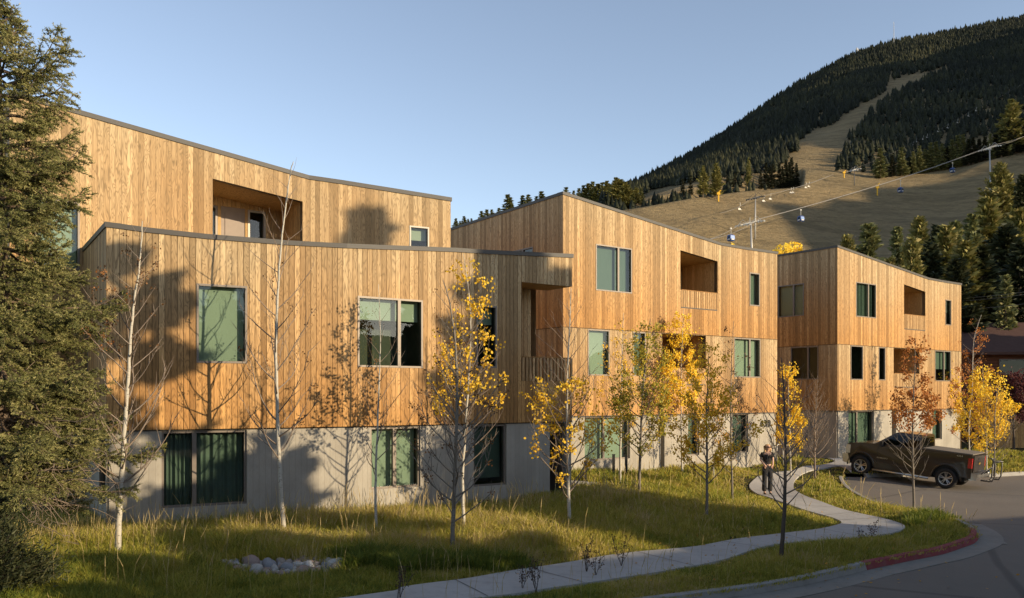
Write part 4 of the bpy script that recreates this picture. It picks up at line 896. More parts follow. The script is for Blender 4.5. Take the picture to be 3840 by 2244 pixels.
# conifers on the shoulder and crest of the hill
def on(px,py,H,k,lab,group,sx=1.0,name='pine_tree'):
    p=terr_at(px*1.5238,py*1.5238); p.z-=.4; return place_conifer(CMF[k],p,H,lab,group,name=name,sx=sx,rz=rr.uniform(0,6.28),boughs=False)
def hpx(px,base,top):
    p=terr_at(px*1.5238,base*1.5238); return (base-top)*1.5238*p.y/F
G1='pines on the sunlit shoulder of the hill'
on(1730,487,hpx(1730,487,408),1,'left of the two sunlit pines standing apart on the grassy shoulder',G1,.95)
on(1763,490,hpx(1763,490,402),1,'right of the two sunlit pines, a yellow padded post at its foot',G1,.95)
on(1842,468,hpx(1842,468,388),1,'tall thin pine right of the pair on the shoulder',G1,.5)
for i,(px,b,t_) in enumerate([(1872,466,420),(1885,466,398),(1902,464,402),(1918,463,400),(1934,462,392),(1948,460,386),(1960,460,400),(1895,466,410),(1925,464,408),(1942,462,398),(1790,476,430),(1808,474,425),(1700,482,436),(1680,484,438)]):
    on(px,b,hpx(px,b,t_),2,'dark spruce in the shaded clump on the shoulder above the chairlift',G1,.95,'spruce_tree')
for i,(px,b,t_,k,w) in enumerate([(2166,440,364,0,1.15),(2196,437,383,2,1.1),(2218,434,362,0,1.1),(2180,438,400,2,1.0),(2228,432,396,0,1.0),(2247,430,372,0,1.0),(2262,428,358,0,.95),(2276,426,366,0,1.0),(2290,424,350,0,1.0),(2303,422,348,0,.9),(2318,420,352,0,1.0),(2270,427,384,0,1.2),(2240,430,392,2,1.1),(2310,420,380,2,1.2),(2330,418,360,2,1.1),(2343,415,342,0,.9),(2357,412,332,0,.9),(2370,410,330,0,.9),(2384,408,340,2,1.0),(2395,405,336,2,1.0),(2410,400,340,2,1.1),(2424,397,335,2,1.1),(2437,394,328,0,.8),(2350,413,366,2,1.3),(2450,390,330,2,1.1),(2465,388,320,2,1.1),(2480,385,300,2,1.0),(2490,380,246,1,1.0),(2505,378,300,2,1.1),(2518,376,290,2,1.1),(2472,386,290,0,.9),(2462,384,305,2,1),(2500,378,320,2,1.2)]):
    lab={0:'sunlit spruce in the row along the top of the grass slope, %s'%('right part' if px>2335 else 'left part' if px<2240 else 'middle part'),1:'tall sunlit pine at the upper right, top of the grass slope',2:'shaded dark spruce in the row along the top of the grass slope'}[k]
    on(px,b,hpx(px,b,t_),k,lab,'spruces along the top of the grass slope',w*1.25,'spruce_tree')
# crest left of the shoulder, above the middle roof
for i,(px,b,t_,w) in enumerate([(1122,560,528,1.1),(1132,560,536,1),(1142,556,522,1.2),(1152,556,530,1),(1160,554,528,1),(1185,552,512,1.2),(1198,550,508,1.1),(1210,548,508,1),(1228,546,505,1),(1250,545,478,1.15),(1256,545,486,1),(1286,538,480,1),(1300,536,478,1),(1320,532,482,1),(1332,530,470,1.1),(1393,520,460,1),(1412,516,468,1),(1425,516,462,1.1),(1436,516,455,1.2),(1448,514,452,1.1),(1458,514,446,1.2),(1470,514,452,1.2),(1482,512,448,1.2),(1494,512,446,1.2),(1506,512,455,1.2),(1517,514,437,1.2),(1527,514,440,1.3),(1538,516,448,1.3),(1547,514,452,1.1),(1565,504,460,1.1),(1578,503,462,1.1),(1556,506,470,1)]):
    k=1 if px>1430 and i%2 else 0
    on(px,b,hpx(px,b,t_),k,'green pine on the ridge line seen %s'%('beyond the sloping side roof of the middle building' if px<1390 else 'over the falling roof of the middle building'),'pines along the near ridge line',w*(1.75 if px<1400 else 1.35))
# off-picture conifers to the right that throw the tree shadows on the front block
def occl(x,y,H,k,lab,sx=1.0,rz=0.0): place_conifer(CMS if k==1 else CMD,(x,y,g1(x,y)-.1),H,lab,'tall spruces across the drive',name='spruce_tree',sx=sx,rz=rz,cat='conifer')
OCC=[(22.1,11.3,16.6,2,.85,'spruce across the drive, tallest of the group'),(21.9,13.1,13.0,2,1.0,'spruce across the drive, just behind the tallest'),(22.6,9.3,12.6,1,.62,'spruce across the drive, just before the tallest'),(12.1,10.4,7.6,1,1.0,'half height spruce across the drive nearest the lawn'),(11,3.7,5.6,2,1.9,'added unseen spruce shading the near lawn, first of three in line'),(11,5.1,5.9,2,1.9,'added unseen spruce shading the near lawn, middle of three in line'),(11.2,6.4,5.4,2,1.8,'added unseen spruce shading the near lawn, last of three in line'),(9.5,8.9,11.6,1,.9,'spruce across the drive, left of the tallest'),(17.5,7.0,9.0,1,1.2,'short wide spruce across the drive')]  # the three low ones are added, out of view, to shade the near lawn
for x,y,H,k,sx,lab in OCC: occl(x,y,H,k,lab,sx,1.3)
for i in range(11):  # added unseen trees that block bright low sky from window reflections
    a=math.radians(-14+i*6.4); r_=46+(i*7)%11; x_,y_=r_*math.sin(a),-r_*math.cos(a); place_conifer(CMD,(x_,y_,-4),14+(i*5)%7,'added unseen spruce behind the camera keeping bright sky out of the windows, number %s in its row'%(['one','two','three','four','five','six','seven','eight','nine','ten','eleven'][i]),'added spruces behind the camera',name='spruce_tree',sx=1.35,rz=i)
# ================= FOREST ON THE MOUNTAIN =================
def vn_(x,y): return np.sin(x/37+np.sin(y/51))*np.sin(y/43+1.3*np.sin(x/61))
def far_forest():
    rng=np.random.default_rng(99); N=21000
    j=rng.uniform(0,1,N*3); px=2250+(4500-2250)*j; s=rng.uniform(0,1,N*3)**.62
    jj=np.interp(px,TPX,np.arange(nc)); i0=len(ns); fi=i0+ s*(nr-3-i0)
    sfar=np.concatenate([np.linspace(0,.12,14)[1:],np.linspace(.12,1,70)[1:]]); fi=i0+np.interp(s,sfar,np.arange(len(sfar)))
    a=np.floor(fi).astype(int); fa=(fi-a)[:,None]; b=np.minimum(a+1,nr-3); c=np.floor(jj).astype(int); fc=(jj-c)[:,None]; d=np.minimum(c+1,nc-1)
    P=(TV[a,c]*(1-fa)+TV[b,c]*fa)*(1-fc)+(TV[a,d]*(1-fa)+TV[b,d]*fa)*fc
    qx=P[:,0]/P[:,1]*F+CX; qy=HY-P[:,2]/P[:,1]*F; D=1.5238
    runs=[[(1880,455),(1925,410),(1965,372),(1962,350),(2015,318),(2050,310),(2068,292),(2120,262),(2150,245),(2178,228),(2185,202),(2240,186),(2290,178),(2330,165),(2345,168),(2250,212),(2200,238),(2160,268),(2128,300),(2112,330),(2090,345),(2095,370),(2062,395),(2060,455)],
          [(1560,500),(1600,470),(1690,455),(1730,440),(1730,500),(1560,520)],[(1850,455),(1790,475),(1760,490),(1960,475),(1985,440),(1960,430)],[(2480,330),(2300,400),(2300,420),(2520,350),(2520,320)],[(1895,268),(1980,255),(2050,230),(2055,238),(1985,262),(1900,276)]]
    k=np.ones(len(P),bool)
    for r in runs: k&=~inpoly(qx/D,qy/D,[(x,y) for x,y in r])
    k=k&(s[:len(k)]>np.where(qx>3150,.05,.012)); P=P[k][:N]; n=len(P)
    H=rng.uniform(6.5,10.5,n)*np.where(rng.uniform(size=n)<.06,1.25,1); R=H*rng.uniform(.15,.30,n)
    Vs=[];Fs=[];rv=[];off=0
    tiers=[(.10,.50,.9),(.25,.66,1.0),(.42,.82,.82),(.60,1.0,.55)]; m=10; tone=np.clip(rng.uniform(0,1,n)*.6+.35*vn_(P[:,0],P[:,1])+.25,0,1)**1.4
    for z0,z1,w in tiers:
        ang=np.linspace(0,2*math.pi,m,endpoint=False)[None,:]+rng.uniform(0,6.28,(n,1)); rad=R[:,None]*w*rng.uniform(.6,1.15,(n,m))*np.where(np.arange(m)%2,1.1,.58)[None,:]; zz=P[:,2:3]+H[:,None]*(z0+rng.uniform(-.05,.05,(n,m)))
        ring=np.stack([P[:,0:1]+np.cos(ang)*rad,P[:,1:2]+np.sin(ang)*rad,zz],2); apex=np.stack([P[:,0],P[:,1],P[:,2]+H*z1],1)[:,None,:]
        V=np.concatenate([ring,apex],1); Vs.append(V.reshape(-1,3)); base=off+np.arange(n)[:,None]*(m+1)
        for q in range(m): Fs.append(np.stack([base[:,0]+q,base[:,0]+(q+1)%m,base[:,0]+m],1))
        rv.append(np.repeat(np.clip(tone*.7+.15,0,1),m+1)); off+=n*(m+1)
    o=mesh_np('forest',np.concatenate(Vs),[np.concatenate(Fs)],'needles_far',attrs={'rnd':np.concatenate(rv)}); o['kind']='stuff'; o['label']='dark conifer forest covering the mountain behind the apartments'; o['category']='forest'
far_forest()
# ================= BIG SPRUCE AT LEFT =================
def big_spruce():
    rng=np.random.default_rng(5); rr=random.Random(5); bx,by=-8.65,14.6; bz=g1(bx,by)-.05
    T=empty('spruce_tree',(bx,by,bz),'huge bushy spruce filling the left edge of the picture, in front of the apartments','spruce'); H=9.5
    mb=MB(); mb.tube([(0,0,-.1),(.05,0,2.5),(0,.05,5),(.02,0,7.5),(0,0,H)],[.24,.18,.12,.06,.01],12); mb.build('trunk','bark_conifer',T,smooth=True)
    segs=[];dead=[];NP=[];ND=[];NR=[]
    def radius(z):   # bough reach at height z above the base
        return float(np.interp(z,[1.7,2.2,2.8,3.8,4.8,5.8,7.3,8.0,8.5,8.9,9.2,9.5],[1.9,2.35,2.15,1.95,1.7,1.45,1.4,1.4,1.1,.65,.35,.1]))
    def sprig(p,d,L,tone):
        n=max(7,int(L*135)); t_=rng.uniform(0,1,n)[:,None]; q=p+d*L*t_
        r=rng.normal(size=(n,3)); r-= (r@d)[:,None]*d; r/=np.linalg.norm(r,axis=1,keepdims=True)+1e-9
        nd=d*rng.uniform(.5,.9,(n,1))+r*rng.uniform(.6,1.0,(n,1))+np.array([0,0,.12]); nd/=np.linalg.norm(nd,axis=1,keepdims=True)
        NP.append(q);ND.append(nd);NR.append(np.clip(tone+rng.uniform(-.18,.18,n)+.25*(t_[:,0]>.85),0,1))
    z=1.75; az=0
    while z<9.35:
        R=radius(z); nb=int(np.interp(z,[1.7,7,9.4],[8,7,4]))
        for k in range(nb):
            az+=2.39996+rr.uniform(-.3,.3); L=R*rr.uniform(.55,1.0)*(1.0+.22*math.sin(az*2.3+z*2.1)+.12*math.sin(z*5.7)); zz=z+rr.uniform(-.12,.12)
            away=math.cos(az)<-.35   # the far left side is out of the picture: coarser
            if away and rr.random()<.35: continue
            droop=np.interp(z,[1.7,5,8,9.4],[-.50,-.35,.0,.7])+rr.uniform(-.22,.22)
            ax=np.array([math.cos(az),math.sin(az),0.0]); side=np.array([-math.sin(az),math.cos(az),0.0]); N=max(6,int(L/.11)); p=np.array([0,0,zz]); prev=p
            for j in range(1,N+1):
                t_=j/N; el=droop+ 1.0*t_**2.2; q=prev+(ax*math.cos(el)+np.array([0,0,math.sin(el)]))*L/N+rng.normal(size=3)*.008
                segs.append((*prev,.028*(1-(j-1)/N)+.005,*q,.028*(1-t_)+.004)); prev=q
                if t_<.28: 
                    if rr.random()<.25 and z<5: dead.append((*q,.008,*(q+rng.normal(size=3)*.22+ax*.15),.003))
                    continue
                w=.75*(1-t_)**.6*min(L,1.8)*.62+.12
                for sg in(-1,1,-.35,.35):
                    if rr.random()<(.08 if abs(sg)==1 else .45): continue
                    tl=w*rr.uniform(.55,1.15); d=ax*rr.uniform(.5,.95)+side*sg*rr.uniform(.6,1.0)+np.array([0,0,rr.uniform(-.75,.45)]); d/=np.linalg.norm(d)
                    tone=rr.uniform(.15,.75); e=q+d*tl; segs.append((*q,.006,*e,.003)); m=max(1,int(tl/.085))
                    for u in range(m):
                        f=(u+.3)/m; pp=q+d*tl*f
                        if not away or rr.random()<.5: sprig(pp,d,.10,tone)
                        for s2 in(-1,1):
                            if away: continue
                            if rr.random()<.72:
                                d2=d*.75+np.cross(d,[0,0,1])*s2*.7+np.array([0,0,rr.uniform(-.4,.25)]); d2/=np.linalg.norm(d2); sprig(pp,d2,rr.uniform(.07,.15)*(1-.3*f),tone)
            sprig(prev,ax*.8+np.array([0,0,.4]),.16,.7)
        z+=rr.uniform(.14,.24)
    # bare dead boughs hanging low under the crown
    for k in range(46):
        a=rr.uniform(-.9,1.2); z0=rr.uniform(1.3,3.0); p=np.array([math.cos(a)*.2,math.sin(a)*.2,z0]); d=np.array([math.cos(a),math.sin(a)-.3,rr.uniform(-.55,.1)]); L=rr.uniform(.8,2.1)
        for j in range(9):
            q=p+d*L/9; dead.append((*p,.016*(1-j/9)+.003,*q,.016*(1-(j+1)/9)+.003)); p=q; d=d+rng.normal(size=3)*.16; d/=np.linalg.norm(d)
            if rr.random()<.5: 
                e=p+rng.normal(size=3)*.16+d*.12; dead.append((*p,.006,*e,.002)); dead.append((*e,.004,*(e+rng.normal(size=3)*.12),.0015))
    v,q=tubes_np(segs,4); mesh_np('boughs',v,[q],'bark_conifer',T)
    v,q=tubes_np(dead,4); mesh_np('dead_branches',v,[q],'bark_twig',T)
    P=np.concatenate(NP);D=np.concatenate(ND);Rn=np.concatenate(NR); n=len(P); print('spruce needles',n)
    x=np.cross(D,rng.normal(size=(n,3))); x/=np.linalg.norm(x,axis=1,keepdims=True)+1e-9; Ln=rng.uniform(.026,.044,(n,1)); w=.0058
    V=np.stack([P-x*w,P+x*w,P+D*Ln+x*w*.5,P+D*Ln-x*w*.5],1).reshape(-1,3)
    mesh_np('needles',V,[np.arange(n*4).reshape(n,4)],'needles_near',T,attrs={'rnd':np.repeat(Rn,4)})
big_spruce()
def juniper():
    rng=np.random.default_rng(8); bx,by=-8.3,12.9; bz=g1(bx,by)
    T=empty('juniper_shrub',(bx,by,bz),'dark spreading juniper shrub under the big spruce, bottom left','shrub'); P=[];D=[];segs=[]
    for i in range(460):
        a=rng.uniform(0,6.28); el=rng.uniform(.05,1.25); d=np.array([math.cos(a)*math.cos(el),math.sin(a)*math.cos(el),math.sin(el)]); L=rng.uniform(.8,1.0)*np.interp(el,[0,.6,1.3],[1.3,1.25,1.55])*(1+.25*math.sin(a*3+el*4))
        e=d*L; segs.append((0,0,0,.012,*e,.003))
        for t_ in np.linspace(.35,1,16):
            for _ in range(9): P.append(e*t_+rng.normal(size=3)*.09); o=d+rng.normal(size=3)*.5+np.array([0,0,.2]); D.append(o/np.linalg.norm(o))
    P=np.array(P);D=np.array(D);n=len(P); x=np.cross(D,rng.normal(size=(n,3))); x/=np.linalg.norm(x,axis=1,keepdims=True); L=rng.uniform(.05,.11,(n,1)); w=.012
    V=np.stack([P-x*w,P+x*w,P+D*L+x*w*.3,P+D*L-x*w*.3],1).reshape(-1,3)
    v,q=tubes_np(segs,4); mesh_np('stems',v,[q],'bark_dark',T); mesh_np('foliage',V,[np.arange(n*4).reshape(n,4)],'needles_dark',T,attrs={'rnd':np.repeat(rng.uniform(0,1,n),4)})
juniper()
# ================= GRASS =================
ROCKC=at(1085,2128); 
def footprint():
    E=Vector(FA.pt(FA.cu[-1],0)[:2]); return [[(-10.75,21.6),FA.pt(0,0)[:2],FA.pt(FA.cu[1],0)[:2],(E.x,E.y),(E.x-3,E.y+6),(-8,34),(-12,28),(-11.7,20.2)],
      [FM.pt(0,0)[:2],FM.pt(FM.cu[-1],0)[:2],(FM.pt(FM.cu[-1],0)[0]-5.6,FM.pt(FM.cu[-1],0)[1]+7.7),FML.pt(0,0)[:2]],[FR.pt(0,0)[:2],FR.pt(FR.cu[-1],0)[:2],(FR.pt(FR.cu[-1],0)[0]-5.6,FR.pt(FR.cu[-1],0)[1]+7.7),FRL.pt(0,0)[:2]]]
FOOT=footprint()
def vnoise(x,y,s,seed):
    r=np.random.default_rng(seed); ph=r.uniform(0,6.28,(6,)); an=r.uniform(0,3.14,(6,)); o=0
    for i in range(6):
        k=(.6+.35*i)/s; o=o+np.sin((x*np.cos(an[i])+y*np.sin(an[i]))*k*2*np.pi+ph[i]+1.2*np.sin(y*k*2+ph[5-i]))
    return o/6
def grass():
    rng=np.random.default_rng(31); Nc=36000
    # clumps seen by the camera, denser near it
    d=1/(rng.uniform(1/46,1/11.6,Nc*2)); px=rng.uniform(-160,4000,Nc*2); X=(px-CX)*d/F; Y=d
    k=inpoly(X,Y,[(p.x,p.y) for p in lawn])&~inpoly(X,Y,WALKPOLY)&~inpoly(X,Y,ROADPOLY)&~inpoly(X,Y,side)
    for f in FOOT: k&=~inpoly(X,Y,f)
    k&=~(((X-ROCKC.x)/1.12)**2+((Y-ROCKC.y+.05)/.36)**2<1)
    X,Y=X[k],Y[k]; n=len(X); print('clumps',n)
    # keep blades off the edges of paths
    def edged(poly):
        P=np.array(poly); m=np.full(n,9.0)
        for i in range(len(P)-1):
            a=P[i];b=P[i+1]; ab=b-a; L=(ab@ab)+1e-9; t_=np.clip(((X-a[0])*ab[0]+(Y-a[1])*ab[1])/L,0,1); m=np.minimum(m,np.hypot(X-a[0]-ab[0]*t_,Y-a[1]-ab[1]*t_))
        return m
    ew=edged(WALKPOLY); ek=edged([(p.x,p.y) for p in kerb]); facd=edged([FA.pt(0,0)[:2],FA.pt(FA.cu[1],0)[:2],FA.pt(FA.cu[2],0)[:2]])
    n1=vnoise(X,Y,3.2,1); n2=vnoise(X,Y,1.1,2); n3=vnoise(X,Y,7,3)
    h=.20+.07*n1+.05*n2+rng.uniform(-.04,.05,n); tuss=(rng.uniform(size=n)<.10); h=np.where(tuss,h*1.5,h)
    edge=np.minimum(ew,ek); h=h*np.clip(.16+edge*.6,.16,1)*1.05
    mid=np.exp(-((Y-18.5)/5)**2)*(X>-6); h=h*(1+.25*mid); h=np.clip(h,.03,.45)*np.where(Y<15.5,.85,1)*np.clip(.45+np.hypot((X-ROCKC.x)/1.5,(Y-ROCKC.y+.5)/1.1)*.5,.45,1); h*=np.where(Y>27,.85,1)
    dry=.55+.20*n3+.16*n2+.16*mid-.20*(Y<15.2)*(X<1.5)+rng.normal(size=n)*.10+np.where(facd<1.6,.12,0)-.10*((X>2.6)&(Y<24)&(edge<1.5))+np.where(Y>25,.02,0)
    dry=np.where(tuss,dry-.12,dry)
    # dark arching tussocks along the path edge
    T0=at(1300,2130);T1=at(1890,2120); TQ=np.array([(T0.x+(T1.x-T0.x)*k/26+rng.normal()*.22,T0.y+(T1.y-T0.y)*k/26+rng.normal()*.16) for k in range(27)]+[(at(3300+k*26,1975-k*3).x+rng.normal()*.1,at(3300+k*26,1975-k*3).y+rng.normal()*.25) for k in range(14)])
    tq=np.min(np.hypot(X[:,None]-TQ[:,0],Y[:,None]-TQ[:,1]),1)<.20; h=np.where(tq,rng.uniform(.26,.40,n)*np.clip(.35+edge*1.2,.3,1),h); tuss=tuss|tq; dry=np.where(tq,.10+rng.uniform(0,.16,n),dry)
    nb=rng.integers(13,22,n)+np.where(tuss,14,0); idx=np.repeat(np.arange(n),nb); m=len(idx); print('blades',m)
    r=rng.uniform(0,1,m)**.6*.12*(1+Y[idx]/40); a=rng.uniform(0,6.28,m); bx=X[idx]+np.cos(a)*r; by=Y[idx]+np.sin(a)*r
    bz=g(bx,by)-.03; L=h[idx]*rng.uniform(.55,1.25,m); la=a+rng.normal(size=m)*.6; lean=rng.uniform(.12,.62,m)*np.where(tuss[idx],1.25,1.0)
    wx=.25*n2[idx]; dx=np.cos(la)*lean+wx*.4; dy=np.sin(la)*lean; w=np.maximum(.0042,.00036*Y[idx])*rng.uniform(.7,1.3,m)
    pa=rng.uniform(0,6.28,m); px_,py_=np.cos(pa)*w,np.sin(pa)*w
    B=np.stack([bx,by,bz],1); W=np.stack([px_,py_,np.zeros(m)],1)
    Mi=B+np.stack([dx*L*.35,dy*L*.35,L*.62],1); dr=rng.uniform(.0,.45,m)*np.where(tuss[idx],1.5,1); Tp=B+np.stack([dx*L*1.15,dy*L*1.15,L*(1.0-dr*.55)],1)
    V=np.stack([B-W,B+W,Mi+W*.8,Mi-W*.8,Tp],1).reshape(-1,3); b=np.arange(m)[:,None]*5
    q=b+np.array([[0,1,2,3]]); t_=b+np.array([[3,2,4]]); col=np.clip(dry[idx]+rng.normal(size=m)*.12,0,1)
    o=mesh_np('grass',V,[q,t_],'grass_blades',attrs={'rnd':np.repeat(col,5)}); o['kind']='stuff'; o['label']='long green and straw coloured lawn grass round the apartments and path'; o['category']='grass'
    # tall dry seed stalks
    Ns=3600; y=1/rng.uniform(1/40,1/13,Ns*3); p=rng.uniform(0,3900,Ns*3); x=(p-CX)*y/F
    k=inpoly(x,y,[(q.x,q.y) for q in lawn])&~inpoly(x,y,WALKPOLY)&~inpoly(x,y,ROADPOLY)
    for f in FOOT: k&=~inpoly(x,y,f)
    P=np.array([FA.pt(0,0)[:2],FA.pt(FA.cu[1],0)[:2],FA.pt(FA.cu[2],0)[:2]]); fd=np.full(len(x),9.0)
    for i in range(2):
        a_=P[i];ab=P[i+1]-a_; tt=np.clip(((x-a_[0])*ab[0]+(y-a_[1])*ab[1])/(ab@ab),0,1); fd=np.minimum(fd,np.hypot(x-a_[0]-ab[0]*tt,y-a_[1]-ab[1]*tt))
    k&=rng.uniform(size=len(x))<np.where(fd<2.3,1.0,.16)*np.clip(.6+vnoise(x,y,1.7,9),0.1,1.3); x,y=x[k][:Ns],y[k][:Ns]; m=len(x); z=g(x,y)
    L=rng.uniform(.4,.82,m); lx,ly=rng.normal(size=m)*.12+.03,rng.normal(size=m)*.1; w=np.maximum(.0022,.0002*y); S=np.stack([x,y,z,w,x+lx*L*.6,y+ly*L*.6,z+L*.7,w*.8],1); S2=np.stack([x+lx*L*.6,y+ly*L*.6,z+L*.7,w*2.1,x+lx*L*1.3,y+ly*L*1.3,z+L,w*.5],1)
    v,q=tubes_np(np.concatenate([S,S2]),3); o=mesh_np('dry_stalks',v,[q],'grass_blades',attrs={'rnd':np.full(len(v),.93)}); o['kind']='stuff'; o['label']='tall straw coloured seed stalks standing above the lawn'; o['category']='grass'
grass()
# ================= RIVER ROCKS =================
def rocks():
    rr=random.Random(3); rng=np.random.default_rng(3); meshes=[]
    cols=[('rock_pale',(.36,.34,.31)),('rock_tan',(.29,.24,.20)),('rock_grey',(.24,.24,.245)),('rock_rose',(.27,.20,.17)),('rock_white',(.46,.44,.41))]
    for n_,c in cols: simple(n_,c,.8,0,.3,.25,7,.3)
    import bmesh
    for k in range(9):
        bm=bmesh.new(); bmesh.ops.create_icosphere(bm,subdivisions=3,radius=1)
        ph=rng.uniform(0,6,(4,3)); 
        for v in bm.verts:
            p=v.co; f=1+.12*math.sin(p.x*2.3+ph[0][0])+.1*math.sin(p.y*3.1+ph[1][1])+.08*math.sin(p.z*2.7+ph[2][2]+p.x*2)+.03*math.sin(p.x*7+p.y*6+ph[3][0]); v.co=p*f
        me=bpy.data.meshes.new('rock'); bm.to_mesh(me); bm.free(); me.materials.append(M[cols[k%5][0]]); me.polygons.foreach_set('use_smooth',[True]*len(me.polygons)); meshes.append(me)
    look=['pale','tan','grey','rose','off white']; i=0; placed=[]
    for tries in range(900):
        if i>=96: break
        u=rr.uniform(-1,1); v=rr.uniform(-1,1)
        if u*u+v*v>1: continue
        s=rr.choice([.045,.055,.065,.08,.10,.15]); x=ROCKC.x+u*1.2; y=ROCKC.y-.05+v*.40+.12*math.sin(u*4)
        if any((x-a)**2+((y-b)*1.2)**2<(.72*(s+c))**2 for a,b,c in placed): continue
        placed.append((x,y,s)); k=rr.randrange(9); me=meshes[k]; o=bpy.data.objects.new('river_rock',me); C.objects.link(o); o.location=(x,y,g1(x,y)+s*.12+.01*rr.random()); o.scale=(s*rr.uniform(.85,1.3),s*rr.uniform(.8,1.1),s*rr.uniform(.6,.95)); o.rotation_euler=(rr.uniform(-.4,.4),rr.uniform(-.4,.4),rr.uniform(0,6))
        part='left' if u<-.4 else 'right' if u>.4 else 'middle'; sz='large' if s>.1 else 'small' if s<.07 else 'middling'
        o['label']=f'{sz} {look[k%5]} river rock, {part} part of the lawn rock patch'; o['category']='rock'; o['group']='river rocks in the lawn patch'; i+=1
rocks()
# ================= WEEDS BY THE PATH =================
def weed(px,py,label,seed,H=.55,dead=True):
    rng=np.random.default_rng(seed); b=at(px,py); T=empty('weed_plant',b,label,'plant','dried weeds beside the path'); segs=[];lp=[]
    for i in range(rng.integers(4,8)):
        a=rng.uniform(0,6.28); p=np.zeros(3); d=np.array([math.cos(a)*.25,math.sin(a)*.25,1.0]); L=H*rng.uniform(.6,1.1)
        for j in range(7):
            q=p+d/np.linalg.norm(d)*L/7; segs.append((*p,.0045,*q,.0035)); p=q; d=d+rng.normal(size=3)*.12
            if j>1:
                for _ in range(2): e=p+rng.normal(size=3)*.035+np.array([0,0,.02]); segs.append((*p,.003,*e,.002)); lp.append(e)
    v,q=tubes_np(segs,4); mesh_np('stem',v,[q],'bark_dark',T); lp=np.array(lp); v,fs,n=leaves_np(lp,.028,rng); mesh_np('leaves',v,fs,'leaf_dead',T,attrs={'rnd':np.repeat(rng.uniform(0,.5,len(lp)),n)})
for i,(x,y,lab,h) in enumerate([(1500,2250,'dried weed at the bottom edge, nearest the camera on the path side',.5),(1960,2215,'wispy dried weed leaning over the near part of the path',.45),(2010,2225,'dried weed right of the wispy leaning one',.6),(2200,2150,'tallest dried weed beside the path, left of the next clump',.65),(2235,2165,'dried weed just right of the tallest one',.5),(2330,2130,'thin upright dried weed standing alone before the bare dark tree',.6),(3270,2020,'dried weed at the tip of the path bend',.4),(3225,2035,'low dried weed left of the path tip',.3)]): weed(x,y,lab,50+i,h)

def fallen():
    rng=np.random.default_rng(12); P=[]
    for px,py,n,sp in ((1402,1298,90,1.2),(1143,1320,90,1.2),(1679,1165,60,1.2),(1739,1282,90,1.3),(1573,1228,60,1.2),(2249,1262,70,1.4),(1700,1400,50,2.2),(1950,1330,70,2.2),(2150,1400,60,1.8),(2000,1440,60,2.5),(1946,1140,40,1.2)):
        b=at(px*1.5238,py*1.5238); k=rng.normal(size=(n,2))*sp; 
        for dx,dy in k: P.append((b.x+dx,b.y+dy))
    P=np.array(P); z=g(P[:,0],P[:,1]); w=inpoly(P[:,0],P[:,1],WALKPOLY); r=inpoly(P[:,0],P[:,1],ROADPOLY); z=z+np.where(w,.045,np.where(r,-.125,.10)); Q=np.column_stack([P,z])
    n=len(Q); s=rng.uniform(.022,.036,(n,1)); a=rng.uniform(0,6.28,n); x=np.stack([np.cos(a),np.sin(a),rng.normal(size=n)*.25],1); y=np.stack([-np.sin(a),np.cos(a),rng.normal(size=n)*.25],1)
    V=np.stack([Q+x*s*u+y*s*v for u,v in((0,-1),(.8,0),(0,1.1),(-.8,0))],1).reshape(-1,3)
    o=mesh_np('fallen_leaves',V,[np.arange(n*4).reshape(n,4)],'leaf_golden_brown',attrs={'rnd':np.repeat(rng.uniform(0,1,n),4)}); o['kind']='stuff'; o['label']='fallen gold and brown leaves scattered over path, gutter and lawn'; o['category']='leaves'
fallen()
# ================= PICKUP TRUCK =================
def paint(name,c,rough=.28,metal=.35):
    t=NT(name); n=t.noise(t.obj(),3,3); p=t.bsdf(t.mix(n,tuple(x*.85 for x in c)+(1,),tuple(x*1.15 for x in c)+(1,)),rough,metal,.5); p.inputs['Coat Weight'].default_value=.6; p.inputs['Coat Roughness'].default_value=.08; M[name]=t.m
paint('truck_paint',(.036,.027,.020)); simple('rubber',(.022,.020,.018),.85,var=.3,sc=30); simple('steel_dark',(.10,.095,.09),.45,.5)
simple('chrome',(.50,.49,.47),.28,.9,.5,.1,5); simple('trim_black',(.02,.02,.02),.6)
simple('tonneau',(.17,.145,.115),.75,0,.3,.1,5); simple('lamp_red',(.42,.012,.01),.2,0,.6); simple('lamp_clear',(.60,.58,.50),.15,.2,.6); simple('emblem_gold',(.55,.36,.10),.35,.6); simple('rim_alloy',(.50,.47,.43),.3,.8,.5,.1,8)
def text_obj(name,body,size,ex,mat,parent,loc,rot,sx=1):
    cu=bpy.data.curves.new(name,'FONT'); cu.body=body; cu.size=size; cu.extrude=ex; cu.align_x='CENTER'
    tmp=bpy.data.objects.new('t',cu); C.objects.link(tmp); dg=bpy.context.evaluated_depsgraph_get(); me=bpy.data.meshes.new_from_object(tmp.evaluated_get(dg)); bpy.data.objects.remove(tmp); me.name=name
    me.materials.clear(); me.materials.append(M[mat]); o=bpy.data.objects.new(name,me); C.objects.link(o); o.parent=parent; o.location=loc; o.rotation_euler=rot; o.scale=(sx,1,1); return o
def prism(mb,prof,y0,y1,mi=0,in0=0.0,in1=0.0):
    """profile in (u,z) extruded along y; ends may be drawn in a little"""
    P=[Vector((u,y0,z)) for u,z in prof]; Q=[Vector((u,y1,z)) for u,z in prof]; n=len(prof)
    tri=tessellate_polygon([[Vector((u,z,0)) for u,z in prof]])
    for t_ in tri: mb.poly([P[i] for i in t_],mi); mb.poly([Q[i] for i in t_[::-1]],mi)
    for i in range(n): j=(i+1)%n; mb.poly([P[i],Q[i],Q[j],P[j]],mi)
def arch(cx,cz,r,a0,a1,n=9): return [(cx+r*math.cos(math.radians(a0+(a1-a0)*i/n)),cz+r*math.sin(math.radians(a0+(a1-a0)*i/n))) for i in range(n+1)]
